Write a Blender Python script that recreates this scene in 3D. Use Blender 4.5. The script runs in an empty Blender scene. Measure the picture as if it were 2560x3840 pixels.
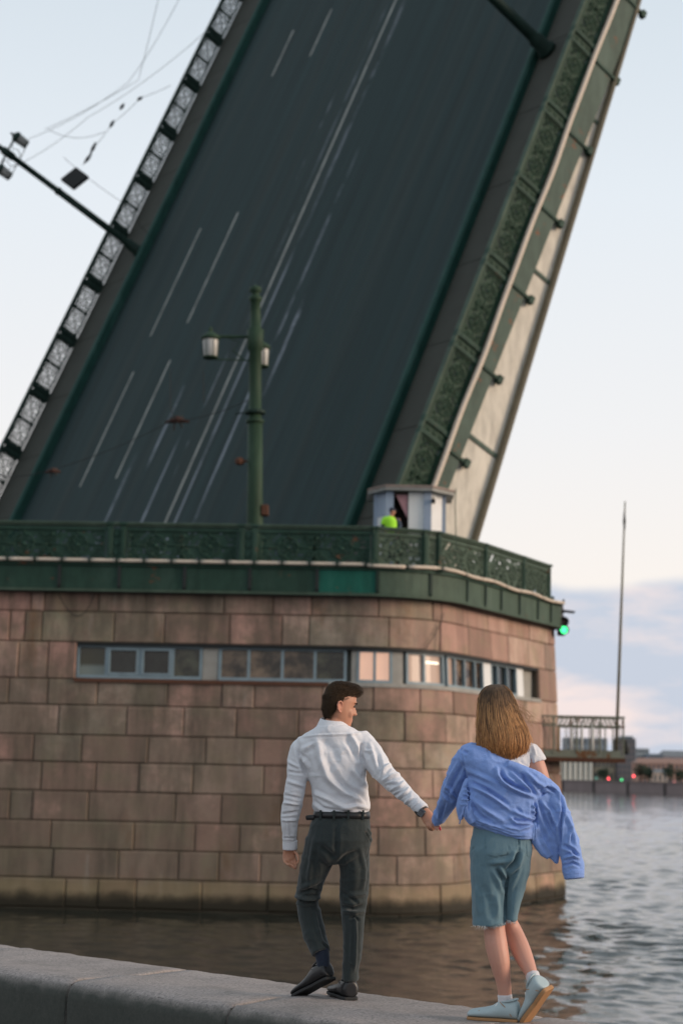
import bpy, bmesh, math, random
import numpy as np
from math import sin, cos, pi, radians, atan2, sqrt
from mathutils import Vector, Matrix

random.seed(7); rng = np.random.default_rng(7)
scene = bpy.context.scene
COL = scene.collection

# ---------------------------------------------------------------- camera
F_PX, Y_HOR, ROLL, CAM_Z = 6400.0, 2905.0, 0.021, 3.6      # focal length in picture heights/3840, horizon row, roll, eye height above the water
PITCH = math.atan((Y_HOR - 1920) / F_PX)
_r0 = np.array([1, 0, 0.]); _u0 = np.array([0, -sin(PITCH), cos(PITCH)]); FWD = np.array([0, cos(PITCH), sin(PITCH)])
RGT = _r0 * cos(ROLL) + _u0 * sin(ROLL); UPV = -_r0 * sin(ROLL) + _u0 * cos(ROLL)
EYE = np.array([0, 0, CAM_Z])
cam_d = bpy.data.cameras.new('camera'); cam = bpy.data.objects.new('camera', cam_d); COL.objects.link(cam)
cam.matrix_world = Matrix(((RGT[0], UPV[0], -FWD[0], EYE[0]), (RGT[1], UPV[1], -FWD[1], EYE[1]), (RGT[2], UPV[2], -FWD[2], EYE[2]), (0, 0, 0, 1)))
cam_d.sensor_fit = 'VERTICAL'; cam_d.sensor_height = 36; cam_d.sensor_width = 24; cam_d.lens = F_PX / 3840 * 36
cam_d.clip_start = 0.1; cam_d.clip_end = 6000
cam_d.dof.use_dof = True; cam_d.dof.focus_distance = 9.2; cam_d.dof.aperture_fstop = 2.6
scene.camera = cam

def ray(x, y): return FWD + RGT * (x - 1280) / F_PX + UPV * (1920 - y) / F_PX
def at_y(x, y, Y):                      # a point of the place at depth Y
    d = ray(x, y); return EYE + d * Y / d[1]
def at_z(x, y, z=0.0):                  # a point of the place at height z
    d = ray(x, y); return EYE + d * (z - CAM_Z) / d[2]

# ---------------------------------------------------------------- sky, sun, exposure
SUN_AZ, SUN_EL = radians(102), radians(14)
world = bpy.data.worlds.new('World'); scene.world = world; world.use_nodes = True
wn = world.node_tree; wn.nodes.clear()
def W(t, **k):
    n = wn.nodes.new(t)
    for a, b in k.items(): setattr(n, a, b)
    return n
def wl(a, b): wn.links.new(a, b)
sky = W('ShaderNodeTexSky', sky_type='NISHITA', sun_disc=False, sun_elevation=radians(6), sun_rotation=SUN_AZ, altitude=0, air_density=1.0, dust_density=1.5, ozone_density=1.5)
tc = W('ShaderNodeTexCoord'); sep = W('ShaderNodeSeparateXYZ'); wl(tc.outputs['Generated'], sep.inputs[0])
veil = W('ShaderNodeValToRGB')          # the thin high veil of cloud: cream low down, pale blue above
wl(sep.outputs['Z'], veil.inputs[0])
cr = veil.color_ramp; cr.elements[0].position = 0.0; cr.elements[0].color = (.95, .88, .85, 1)
cr.elements[1].position = 1.0; cr.elements[1].color = (.50, .60, .68, 1)
for p_, c_ in ((.10, (1.02, .95, .89)), (.20, (.93, .93, .94)), (.33, (.83, .89, .95)), (.48, (.66, .75, .83))):
    e = cr.elements.new(p_); e.color = (*c_, 1)
mp = W('ShaderNodeMapping'); mp.inputs['Scale'].default_value = (5.5, 5.5, 19); wl(tc.outputs['Generated'], mp.inputs[0])
nz = W('ShaderNodeTexNoise'); nz.inputs['Scale'].default_value = 1.6; nz.inputs['Detail'].default_value = 5; nz.inputs['Roughness'].default_value = .55
wl(mp.outputs[0], nz.inputs[0])
cc = W('ShaderNodeValToRGB'); wl(nz.outputs['Fac'], cc.inputs[0])      # bank of evening cloud low on the horizon
c0 = cc.color_ramp; c0.elements[0].position = .50; c0.elements[0].color = (.58, .645, .77, 1); c0.elements[1].position = .68; c0.elements[1].color = (.96, .82, .80, 1)
mw = W('ShaderNodeMapping'); mw.inputs['Scale'].default_value = (4, 4, 4); wl(tc.outputs['Generated'], mw.inputs[0])
nw = W('ShaderNodeTexNoise'); nw.inputs['Scale'].default_value = 2.2; nw.inputs['Detail'].default_value = 4; wl(mw.outputs[0], nw.inputs[0])
ad = W('ShaderNodeMath', operation='MULTIPLY_ADD'); wl(nw.outputs['Fac'], ad.inputs[0]); ad.inputs[1].default_value = .03; wl(sep.outputs['Z'], ad.inputs[2])
bank = W('ShaderNodeMapRange', interpolation_type='SMOOTHSTEP'); wl(ad.outputs[0], bank.inputs[0])
bank.inputs[1].default_value = .125; bank.inputs[2].default_value = .135; bank.inputs[3].default_value = .92; bank.inputs[4].default_value = 0
mixc = W('ShaderNodeMixRGB'); wl(bank.outputs[0], mixc.inputs[0]); wl(veil.outputs[0], mixc.inputs[1]); wl(cc.outputs[0], mixc.inputs[2])
scl = W('ShaderNodeMixRGB', blend_type='MULTIPLY'); scl.inputs[0].default_value = 1; wl(mixc.outputs[0], scl.inputs[1]); scl.inputs[2].default_value = (10, 10, 10, 1)
mx = W('ShaderNodeMixRGB'); mx.inputs[0].default_value = .95; wl(sky.outputs[0], mx.inputs[1]); wl(scl.outputs[0], mx.inputs[2])
bg = W('ShaderNodeBackground'); bg.inputs[1].default_value = .1; wl(mx.outputs[0], bg.inputs[0])
out = W('ShaderNodeOutputWorld'); wl(bg.outputs[0], out.inputs[0])

sd = bpy.data.lights.new('sun', 'SUN'); sd.energy = 2.9; sd.angle = radians(24); sd.color = (1, .78, .60)
sun = bpy.data.objects.new('sun', sd); COL.objects.link(sun)
sv = Vector((sin(SUN_AZ) * cos(SUN_EL), cos(SUN_AZ) * cos(SUN_EL), sin(SUN_EL)))
sun.rotation_euler = sv.to_track_quat('Z', 'Y').to_euler(); sun.location = (30, -10, 40)

scene.view_settings.view_transform = 'Standard'; scene.view_settings.look = 'None'
scene.view_settings.exposure = 0.0; scene.view_settings.gamma = 1; scene.view_settings.use_curve_mapping = False
scene.render.engine = 'CYCLES'; scene.cycles.use_denoising = True
scene.cycles.max_bounces = 6; scene.cycles.diffuse_bounces = 3; scene.cycles.glossy_bounces = 3; scene.cycles.transmission_bounces = 4
scene.cycles.caustics_reflective = False; scene.cycles.caustics_refractive = False

# ---------------------------------------------------------------- mesh helpers
class G:
    """collects geometry; build() links it as one mesh object"""
    def __init__(s): s.v = []; s.f = []
    def add(s, vs, fs):
        o = len(s.v); s.v += [tuple(map(float, q)) for q in vs]; s.f += [tuple(i + o for i in q) for q in fs]; return s
    def box(s, lo, hi):
        (a, b, c), (d, e, f) = lo, hi
        return s.add([(a,b,c),(d,b,c),(d,e,c),(a,e,c),(a,b,f),(d,b,f),(d,e,f),(a,e,f)], [(3,2,1,0),(4,5,6,7),(0,1,5,4),(1,2,6,5),(2,3,7,6),(3,0,4,7)])
    def obox(s, c, ax, ay, az):          # half-axis vectors
        c, ax, ay, az = (np.array(q, float) for q in (c, ax, ay, az))
        return s.add([c-ax-ay-az, c+ax-ay-az, c+ax+ay-az, c-ax+ay-az, c-ax-ay+az, c+ax-ay+az, c+ax+ay+az, c-ax+ay+az], [(3,2,1,0),(4,5,6,7),(0,1,5,4),(1,2,6,5),(2,3,7,6),(3,0,4,7)])
    def beam(s, a, b, w, h, up=(0,0,1)):
        a, b = np.array(a, float), np.array(b, float); d = b - a; L = np.linalg.norm(d); d /= L
        x = np.cross(d, up); x /= np.linalg.norm(x); y = np.cross(x, d)
        return s.obox((a+b)/2, x*w/2, d*L/2, y*h/2)
    def tube(s, pts, r, seg=8, cap=True, flat=1.0):
        pts = [np.array(q, float) for q in pts]; n = len(pts)
        rs = [r]*n if np.isscalar(r) else list(r)
        t = pts[1]-pts[0]; u = np.cross(t, (0,0,1.));
        if np.linalg.norm(u) < 1e-6 * np.linalg.norm(t) + 1e-9: u = np.cross(t, (0,1.,0))
        o = len(s.v)
        for i in range(n):
            t = pts[min(i+1, n-1)] - pts[max(i-1, 0)]; t = t/(np.linalg.norm(t)+1e-12)
            u = u - t*(u@t); u = u/(np.linalg.norm(u)+1e-12); w = np.cross(t, u)
            for k in range(seg):
                a = 2*pi*k/seg; s.v.append(tuple(pts[i] + rs[i]*(cos(a)*u + flat*sin(a)*w)))
        for i in range(n-1):
            for k in range(seg):
                k2 = (k+1) % seg; s.f.append((o+i*seg+k, o+i*seg+k2, o+(i+1)*seg+k2, o+(i+1)*seg+k))
        if cap: s.f.append(tuple(o+k for k in range(seg))[::-1]); s.f.append(tuple(o+(n-1)*seg+k for k in range(seg)))
        return s
    def lathe(s, prof, seg=16, c=(0,0,0), axis=(0,0,1)):
        ax = np.array(axis, float); ax /= np.linalg.norm(ax)
        u = np.cross(ax, (0,1.,0)) if abs(ax[1]) < .9 else np.cross(ax, (1.,0,0)); u /= np.linalg.norm(u); w = np.cross(ax, u); c = np.array(c, float); o = len(s.v)
        for r, z in prof:
            for k in range(seg):
                a = 2*pi*k/seg; s.v.append(tuple(c + ax*z + r*(cos(a)*u + sin(a)*w)))
        for i in range(len(prof)-1):
            for k in range(seg):
                k2 = (k+1) % seg; s.f.append((o+i*seg+k, o+i*seg+k2, o+(i+1)*seg+k2, o+(i+1)*seg+k))
        s.f.append(tuple(o+k for k in range(seg))[::-1]); s.f.append(tuple(o+(len(prof)-1)*seg+k for k in range(seg)))
        return s
    def prism(s, poly, z0, z1):
        n = len(poly); vs = [(x, y, z0) for x, y in poly] + [(x, y, z1) for x, y in poly]
        return s.add(vs, [tuple(range(n))[::-1], tuple(range(n, 2*n))] + [(i, (i+1) % n, n+(i+1) % n, n+i) for i in range(n)])
    def grid(s, rows, close=False, flip=False):   # rows of equal length
        m, n = len(rows), len(rows[0]); fs = []
        for i in range(m-1):
            for k in range(n if close else n-1):
                k2 = (k+1) % n; q = (i*n+k, i*n+k2, (i+1)*n+k2, (i+1)*n+k); fs.append(q[::-1] if flip else q)
        return s.add([p for r in rows for p in r], fs)
    def build(s, name, mat, parent=None, smooth=False, off=None, bevel=0, angle=None):
        me = bpy.data.meshes.new(name)
        v = s.v
        if off is not None: v = [(a-off[0], b-off[1], c-off[2]) for a, b, c in v]
        me.from_pydata(v, [], s.f); me.update()
        bm = bmesh.new(); bm.from_mesh(me)
        bmesh.ops.recalc_face_normals(bm, faces=bm.faces)
        if bevel:
            bmesh.ops.bevel(bm, geom=[e for e in bm.edges if e.is_manifold and e.calc_face_angle(0) > .5], offset=bevel, segments=1, affect='EDGES')
        bm.to_mesh(me); bm.free()
        return link(name, me, mat, parent, smooth)
def link(name, me, mat, parent=None, smooth=False):
    if mat is not None and len(me.materials) == 0: me.materials.append(mat)
    if smooth:
        me.polygons.foreach_set('use_smooth', [True]*len(me.polygons))
    o = bpy.data.objects.new(name, me); COL.objects.link(o)
    if parent is not None: o.parent = parent
    return o
def share(o, parent, loc=(0,0,0), rz=0, mat=None):      # another piece with the same mesh
    c = o.copy(); COL.objects.link(c); c.parent = parent; c.location = loc; c.rotation_euler = (0, 0, rz); return c
def empty(name, loc=(0,0,0), mtx=None):
    o = bpy.data.objects.new(name, None); COL.objects.link(o); o.empty_display_size = .2
    if mtx is not None: o.matrix_world = mtx
    else: o.location = loc
    return o
def tag(o, label, cat, group=None):
    o['label'] = label; o['category'] = cat
    if group: o['group'] = group
    return o
def structure(o): o['kind'] = 'structure'; return o

# ---------------------------------------------------------------- material helpers
class Mat:
    def __init__(s, name, rough=.6, metal=0, spec=.4):
        s.m = bpy.data.materials.new(name); s.m.use_nodes = True; s.nt = s.m.node_tree
        s.b = s.nt.nodes['Principled BSDF']; s.b.inputs['Roughness'].default_value = rough; s.b.inputs['Metallic'].default_value = metal
        s.b.inputs['Specular IOR Level'].default_value = spec
        s.cache = {}
    def n(s, t, **k):
        n = s.nt.nodes.new(t)
        for a, b in k.items(): setattr(n, a, b)
        return n
    def l(s, a, b): s.nt.links.new(a, b)
    def coord(s, kind='Object', scale=(1,1,1), rot=(0,0,0)):
        key = (kind, scale, rot)
        if key not in s.cache:
            if kind == 'World': src = s.n('ShaderNodeNewGeometry').outputs['Position']
            else: src = s.n('ShaderNodeTexCoord').outputs[kind]
            m = s.n('ShaderNodeMapping'); m.inputs['Scale'].default_value = scale; m.inputs['Rotation'].default_value = rot; s.l(src, m.inputs[0]); s.cache[key] = m.outputs[0]
        return s.cache[key]
    def noise(s, vec, scale, detail=3, rough=.5, dist=0):
        n = s.n('ShaderNodeTexNoise'); s.l(vec, n.inputs['Vector']); n.inputs['Scale'].default_value = scale; n.inputs['Detail'].default_value = detail
        n.inputs['Roughness'].default_value = rough; n.inputs['Distortion'].default_value = dist; return n.outputs['Fac']
    def ramp(s, fac, stops, interp='LINEAR'):
        r = s.n('ShaderNodeValToRGB'); s.l(fac, r.inputs[0]); cr = r.color_ramp; cr.interpolation = interp
        for i, (p, c) in enumerate(stops):
            e = cr.elements[i] if i < 2 else cr.elements.new(p)
            e.position = p; e.color = (*c, 1) if not np.isscalar(c) else (c, c, c, 1)
        return r.outputs[0]
    def mix(s, fac, a, b, mode='MIX'):
        m = s.n('ShaderNodeMixRGB', blend_type=mode)
        for i, q in ((0, fac), (1, a), (2, b)):
            if hasattr(q, 'links') or hasattr(q, 'is_linked'): s.l(q, m.inputs[i])
            elif i == 0: m.inputs[0].default_value = q
            else: m.inputs[i].default_value = (*q, 1)
        return m.outputs[0]
    def math(s, op, a, b=0.0, clamp=False):
        m = s.n('ShaderNodeMath', operation=op, use_clamp=clamp)
        for i, q in ((0, a), (1, b)):
            if np.isscalar(q): m.inputs[i].default_value = q
            else: s.l(q, m.inputs[i])
        return m.outputs[0]
    def color(s, c):
        if isinstance(c, tuple): s.b.inputs['Base Color'].default_value = (*c, 1)
        else: s.l(c, s.b.inputs['Base Color'])
        return s
    def bump(s, h, strength=.3, dist=.01):
        b = s.n('ShaderNodeBump'); b.inputs['Strength'].default_value = strength; b.inputs['Distance'].default_value = dist; s.l(h, b.inputs['Height'])
        s.l(b.outputs[0], s.b.inputs['Normal']); return s
    def rnd(s): return s.n('ShaderNodeObjectInfo').outputs['Random']

def plain(name, c, rough=.6, metal=0, var=.25, scale=6, spec=.4, bump=0, bscale=80):
    m = Mat(name, rough, metal, spec); v = m.coord('Object')
    f = m.noise(v, scale, 5, .6)
    m.color(m.mix(f, tuple(q*(1-var) for q in c), tuple(min(1, q*(1+var)) for q in c)))
    if bump: m.bump(m.noise(v, bscale, 3), bump, .005)
    return m.m
def painted(name, c, rust=(.12, .05, .025), amount=.62, var=.3, rough=.65, scale=2.0):
    """old oil paint on iron: blotchy, grimy, rust breaking through"""
    m = Mat(name, rough, 0, .22); v = m.coord('World'); vs = m.coord('World', (1, 1, .25))
    base = m.mix(m.noise(v, scale*1.5, 6, .65), tuple(q*(1-var) for q in c), tuple(q*(1+var) for q in c))
    grime = m.ramp(m.noise(vs, 4, 5, .7), [(.40, 0.0), (.75, 1.0)])
    base = m.mix(m.math('MULTIPLY', grime, .55), base, tuple(q*.35 for q in c))
    fade = m.ramp(m.noise(vs, 1.1, 6, .65), [(.54, 0.0), (.66, 1.0)])
    base = m.mix(m.math('MULTIPLY', fade, .45), base, tuple(q*1.25+.020 for q in c))
    rm = m.ramp(m.noise(v, 2.3, 7, .72), [(amount, 0.0), (amount+.05, 1.0)])
    m.color(m.mix(rm, base, rust)); m.bump(m.noise(v, 30, 4), .25, .01)
    return m.m
# ---------------------------------------------------------------- materials of the setting
def granite(name, c1, c2, wet=True):
    m = Mat(name, .75, 0, .3); v = m.coord('World'); st = m.coord('World', (1, 1, .16))
    r = m.rnd()
    base = m.ramp(r, [(0.0, c1), (.18, c2), (.34, (.31, .27, .185)), (.50, (.56, .36, .29)), (.64, (.24, .15, .11)), (.80, (.58, .41, .32)), (.92, (.30, .22, .17)), (1.0, (.40, .34, .26))])
    base = m.mix(m.math('MULTIPLY', m.ramp(m.noise(v, 1.4, 6, .7), [(.40, 0.0), (.62, 1.0)]), .55), base, tuple(.62*q for q in c1))
    base = m.mix(m.math('MULTIPLY', m.ramp(m.noise(v, 1.1, 5, .6), [(.50, 0.0), (.70, 1.0)]), .50), base, (.27, .24, .13))       # lichen-yellow weathering
    soot = m.ramp(m.noise(st, 1.9, 6, .65), [(.42, 0.0), (.70, 1.0)])
    sx0 = m.n('ShaderNodeSeparateXYZ'); m.l(v, sx0.inputs[0]); side = m.n('ShaderNodeMapRange'); m.l(sx0.outputs[0], side.inputs[0]); side.inputs[1].default_value = -2; side.inputs[2].default_value = 3; side.inputs[3].default_value = .80; side.inputs[4].default_value = .38
    base = m.mix(m.math('MULTIPLY', soot, side.outputs[0]), base, (.050, .040, .028))                                                       # run-off streaks
    rust = m.ramp(m.noise(m.coord('World', (1, 1, .3)), .9, 6, .65), [(.60, 0.0), (.70, 1.0)])
    base = m.mix(m.math('MULTIPLY', rust, .6), base, (.20, .085, .025))
    mz = m.n('ShaderNodeMapRange'); m.l(sx0.outputs[2], mz.inputs[0]); mz.inputs[1].default_value = 7; mz.inputs[2].default_value = .5; mz.inputs[3].default_value = 0; mz.inputs[4].default_value = .22
    mxx = m.n('ShaderNodeMapRange'); m.l(sx0.outputs[0], mxx.inputs[0]); mxx.inputs[1].default_value = 3.5; mxx.inputs[2].default_value = -1; mxx.inputs[3].default_value = 0; mxx.inputs[4].default_value = .16
    damp = m.ramp(m.math('ADD', m.noise(v, .9, 6, .68), m.math('ADD', mz.outputs[0], mxx.outputs[0])), [(.58, 0.0), (.74, 1.0)])
    base = m.mix(m.math('MULTIPLY', damp, .60), base, m.mix(m.noise(v, 2.2, 4, .6), (.075, .055, .040), (.155, .135, .090)))      # damp, silt-stained lower stone
    pale = m.ramp(m.noise(st, 2.6, 4, .5), [(.66, 0.0), (.78, 1.0)])
    base = m.mix(m.math('MULTIPLY', pale, .35), base, (.42, .40, .36))
    base = m.mix(m.math('MULTIPLY', m.ramp(m.noise(v, 70, 2, .6), [(.35, 1.0), (.58, 0.0)]), .40), base, (.07, .06, .055))          # crystal speckle
    if wet:
        sp = m.n('ShaderNodeSeparateXYZ'); m.l(m.coord('World'), sp.inputs[0])
        h = m.math('ADD', sp.outputs[2], m.math('MULTIPLY', m.noise(v, 1.6, 5, .6), -.42))
        ylw = m.ramp(h, [(.45, 1.0), (.70, 0.0)])
        base = m.mix(m.math('MULTIPLY', ylw, .30), base, (.33, .25, .12))
        alg = m.ramp(h, [(.02, 1.0), (.12, .8), (.30, 0.0)])
        base = m.mix(alg, base, (.022, .018, .010))
    m.color(base); m.bump(m.noise(v, 26, 5, .6), .35, .02); return m.m
M_GRAN = granite('pink_granite', (.60, .335, .265), (.47, .28, .22))
M_GRANP = granite('grey_pink_granite', (.36, .30, .28), (.33, .285, .27), wet=False)
M_JOINT = plain('old_mortar', (.085, .070, .052), .9, var=.7, scale=2.5)
M_GREEN = painted('green_iron_paint', (.020, .052, .036), var=.4, amount=.62)
M_GREENG = painted('grey_green_iron_paint', (.058, .090, .064), var=.35, amount=.66)
M_TEAL = painted('teal_iron_paint', (.008, .095, .068), amount=.66)
M_DARK = painted('dark_green_iron', (.012, .030, .023), amount=.7, var=.35)
M_POST = painted('lamp_green_paint', (.024, .050, .028), amount=.72, var=.2)
M_RUST = plain('rusty_steel', (.085, .034, .018), .85, var=.5, scale=9)
M_PIPE = plain('beige_conduit', (.56, .47, .38), .6, var=.18, scale=5)
M_BLACK = plain('black_iron', (.012, .014, .014), .6)
M_FRAME = plain('blue_grey_window_paint', (.18, .24, .27), .5, var=.3, scale=4)
M_CONC = plain('grey_render', (.27, .26, .235), .8, var=.3, scale=3)
M_WHITE = plain('old_white_paint', (.66, .67, .66), .55, var=.10, scale=3)
M_BLUEG = plain('faded_blue_paint', (.27, .33, .42), .55, var=.15, scale=4)
M_CREAM = painted('cream_girder_paint', (.58, .54, .46), rust=(.30, .20, .12), amount=.74, var=.08, scale=.6)
M_SOFF = plain('girder_flange_paint', (.16, .135, .09), .7, var=.3, scale=2)  # dark brown paint of the leaf's bottom flange
def glass(name, tint, rough=.06, mixv=.35):
    m = Mat(name, rough, 0, .45); v = m.coord('World')
    m.color(m.mix(m.ramp(m.noise(v, 2.4, 4, .6), [(.38, 0.0), (.64, 1.0)]), tuple(q*.25 for q in tint), tuple(q*2.2 for q in tint))); m.bump(m.noise(v, 1.2, 2), .12, .05); return m.m
M_GLASS = glass('dusty_window_glass', (.030, .030, .018))
M_GLASS2 = glass('dark_window_glass', (.008, .009, .007))
M_BROWNREFL = glass('brown_reflection_glass', (.085, .058, .038))  # brown reflection painted into the pane colour
def lamp(name, c, s, base=(.5, .5, .5)):
    m = Mat(name, .4); m.color(base); m.b.inputs['Emission Color'].default_value = (*c, 1); m.b.inputs['Emission Strength'].default_value = s; return m.m
def emissive_pane(name, c, s):
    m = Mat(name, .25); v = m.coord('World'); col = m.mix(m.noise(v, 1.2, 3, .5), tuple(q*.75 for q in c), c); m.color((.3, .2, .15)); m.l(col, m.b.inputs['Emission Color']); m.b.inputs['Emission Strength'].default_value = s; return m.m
m = Mat('half_blind_window_glass', .08, 0, .45); m.color(m.ramp(m.math('ADD', m.n('ShaderNodeSeparateXYZ').outputs[2], 0.0), [(0.0, (.15, .18, .16)), (1.0, (.03, .028, .012))])); sp0 = [n_ for n_ in m.nt.nodes if n_.type == 'SEPXYZ'][0]; m.l(m.n('ShaderNodeTexCoord').outputs['Generated'], sp0.inputs[0]); [n_ for n_ in m.nt.nodes if n_.type == 'VALTORGB'][0].color_ramp.elements[0].position = .28; [n_ for n_ in m.nt.nodes if n_.type == 'VALTORGB'][0].color_ramp.elements[1].position = .42; M_BLIND = m.m
M_WARMP = emissive_pane('warm_emissive_pane', (.95, .56, .40), .72)  # these panes emit an even pink-orange themselves
M_LIT2 = emissive_pane('half_lit_pane', (.62, .44, .34), .34)
M_TUBE = lamp('lit_tube_lamp', (1, .85, .62), 1.3)
m = Mat('frosted_lantern_glass', .35, 0, .5); m.color(m.mix(m.noise(m.coord('Object'), 5, 3), (.36, .355, .33), (.50, .49, .46))); M_LANT = m.m

# ---------------------------------------------------------------- water
def waves(x, y, sp_):
    r = np.random.default_rng(3); h = np.zeros_like(x)
    for i in range(90):
        lam = .26 * (9 ** (r.random() ** 1.5)); th = r.normal(.2, .7); k = 2*pi/lam
        res = np.clip((lam/sp_-2.2)/2.0, 0, 1)
        amp = .0150 * lam ** .75 * (.5 + r.random()); ph = r.random()*2*pi
        h += res * amp * np.sin(k*(x*np.sin(th) + y*np.cos(th)) + ph + .6*np.sin(.23*k*(x*np.cos(th) - y*np.sin(th)) + 5*ph))
    gust = .34 + .66/(1 + np.exp(-(x*.9 + (y-30)*.05 - 2.2)))      # sheltered beside the pier, open river to the right
    gust *= .78 + .3*np.sin(.21*x + .13*y + 1.0)*np.sin(.11*y - .27*x)
    return h * gust * .40
ny = [19.0]
while ny[-1] < 430: ny.append(ny[-1] + .08 + .0024*(ny[-1]-19))
ny = np.array(ny); U_ = np.linspace(-1, 1, 330); Y = np.repeat(ny[:, None], 330, 1); half = 7 + .23*Y; X = U_[None, :]*half + 3
edge = np.clip(np.minimum.reduce([(1-np.abs(U_))[None, :]*12 + 0*Y, Y-19, (430-Y)/60]), 0, 1)
Z = waves(X, Y, np.maximum(half*2/330, (.08 + .0024*(Y-19)))) * edge
me = bpy.data.meshes.new('river_water'); nv = X.size; R_, C_ = X.shape
idx = np.arange(nv).reshape(R_, C_); quads = np.stack([idx[:-1,:-1], idx[:-1,1:], idx[1:,1:], idx[1:,:-1]], -1).reshape(-1, 4)
co = np.stack([X, Y, Z], -1).reshape(-1, 3)
# outer sheet round the rippled patch, joined to its edge and reaching the horizon
big = np.array([(-1500, -40, 0), (2500, -40, 0), (2500, 3500, 0), (-1500, 3500, 0)], float)
co = np.concatenate([co, big]); b0 = nv
faces = [tuple(q) for q in quads]
faces += [tuple([b0, b0+1] + list(idx[0, ::-1])), tuple([b0+1, b0+2] + list(idx[::-1, -1])), tuple([b0+2, b0+3] + list(idx[-1, :])), tuple([b0+3, b0] + list(idx[:, 0]))]
me.from_pydata(co.tolist(), [], faces); me.update()
m = Mat('river_water', .05, 0, .5); m.b.inputs['IOR'].default_value = 1.333
v = m.coord('World', (1, .8, 1))
m.color(m.mix(m.noise(m.coord('World'), .05, 3), (.016, .020, .017), (.026, .030, .025)))
h = m.math('ADD', m.math('MULTIPLY', m.noise(v, 4.5, 4, .6), .35), m.math('ADD', m.math('MULTIPLY', m.noise(v, 1.1, 4, .55), .7), m.math('MULTIPLY', m.noise(m.coord('World', (.6, 1, 1)), .22, 3, .5), 1.6)))
m.bump(h, .42, .09)
water = structure(link('river_water', me, m.m, None, True))

# embankment under the camera
g = G(); g.box((-14, -6, .6), (14, 7.0, 1.82)); 
pave = structure(g.build('embankment_pavement', plain('grey_paving', (.20, .19, .18), .85, bump=.3)))

# ---------------------------------------------------------------- granite embankment parapet the couple walks on
PZ = 2.4; PB0 = np.array([-2.29, 12.07]); PB1 = np.array([1.36, 8.79]); pd = (PB1-PB0)/np.linalg.norm(PB1-PB0); pn = np.array([-pd[1], pd[0]])*-1
if pn[1] > 0: pn = -pn                       # towards the camera
parapet = tag(empty('granite_parapet', (PB0[0], PB0[1], 0)), 'low wide granite parapet the couple walks along, in the foreground', 'parapet')
def par(s, w, z): q = PB0 + pd*s + pn*w; return (q[0], q[1], z)
cuts = []
for px, py in ((475, 3690), (1090, 3775)):
    q = at_z(px, py, PZ-.05); cuts.append(float((q[:2]-PB0) @ pd))
step = cuts[1]-cuts[0]
ss = [cuts[0]-step*1.25-2.5, cuts[0]-step*1.25, cuts[0], cuts[1], cuts[1]+1.35, cuts[1]+2.75, cuts[1]+4.3, cuts[1]+6]
Wp = .97
for a, b in zip(ss[:-1], ss[1:]):
    prof = [(0, .9), (0, PZ-.03)] + [(.03-.03*cos(t), PZ-.03+.03*sin(t)) for t in (pi/4, pi/2)]
    prof += [(w, PZ + .008*sin(w*9+a)) for w in (.2, .4, .6, Wp-.11)] + [(Wp-.10+.10*sin(t), PZ-.10+.10*cos(t)) for t in (pi/8, pi/4, 3*pi/8, pi/2)] + [(Wp, PZ-.3), (Wp+.01, PZ-.6), (Wp+.01, .9)]
    g = G(); n = max(3, int((b-a)/.07)); c = .006; rows = []
    r2 = np.random.default_rng(int(abs(a)*100))
    sl = [a+.009] + list(np.linspace(a+.009+c, b-.009-c, n)) + [b-.009]
    for i, s_ in enumerate(sl):
        e = c if i in (0, len(sl)-1) else 0
        row = []
        for j, (w, z) in enumerate(prof):
            jj = (r2.normal(0, .0018) if 0 < i < len(sl)-1 else 0) * (1.0 if 2 < j < len(prof)-1 else .3) 
            row.append(par(s_, w - (e if w > Wp-.02 else 0) + (jj if w > Wp-.05 else 0), z - (e if z > PZ-.02 else 0) + jj))
        rows.append(row)
    g.grid(rows); n0 = len(prof); g.f.append(tuple(range(n0))); g.f.append(tuple(range((len(sl)-1)*n0, len(sl)*n0))[::-1])
    g.build('granite_block', None, parapet, True, off=(PB0[0], PB0[1], 0))
m = Mat('parapet_granite', .8, 0, .3); v = m.coord('World')
c = m.mix(m.noise(v, 1.5, 4), (.25, .215, .20), (.36, .31, .29))
c = m.mix(m.math('MULTIPLY', m.ramp(m.noise(v, 55, 3, .65), [(.36, 1.0), (.52, 0.0)]), .6), c, (.11, .10, .096))
c = m.mix(m.ramp(m.noise(v, 90, 2, .5), [(.58, 0.0), (.66, .8)]), c, (.42, .37, .34))
c = m.mix(m.math('MULTIPLY', m.ramp(m.noise(m.coord('World', (1, 1, .5)), 3, 5, .7), [(.45, 0.0), (.7, 1.0)]), .5), c, (.10, .095, .085))
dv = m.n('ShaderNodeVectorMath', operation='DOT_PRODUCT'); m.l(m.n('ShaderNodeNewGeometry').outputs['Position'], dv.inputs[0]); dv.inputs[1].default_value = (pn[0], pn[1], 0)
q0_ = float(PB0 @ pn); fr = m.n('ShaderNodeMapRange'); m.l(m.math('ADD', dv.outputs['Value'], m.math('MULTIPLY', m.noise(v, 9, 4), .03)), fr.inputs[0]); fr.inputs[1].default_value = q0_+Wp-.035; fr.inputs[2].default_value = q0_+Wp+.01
front_tone = m.mix(m.noise(v, 24, 4, .7), (.018, .026, .022), (.060, .064, .054))
c = m.mix(m.math('MULTIPLY', fr.outputs[0], .93), c, front_tone)      # the street face is darker and greener than the top
m.color(c); m.bump(m.noise(v, 90, 4, .65), .22, .005)
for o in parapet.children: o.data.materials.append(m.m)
g = G(); q = [par(ss[0]+.05, .03, 0), par(ss[-1]-.05, .03, 0), par(ss[-1]-.05, Wp-.045, 0), par(ss[0]+.05, Wp-.045, 0)]
g.prism([(x, y) for x, y, z in q], -1, PZ-.022); g.build('footing', M_JOINT, parapet, off=(PB0[0], PB0[1], 0))

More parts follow.
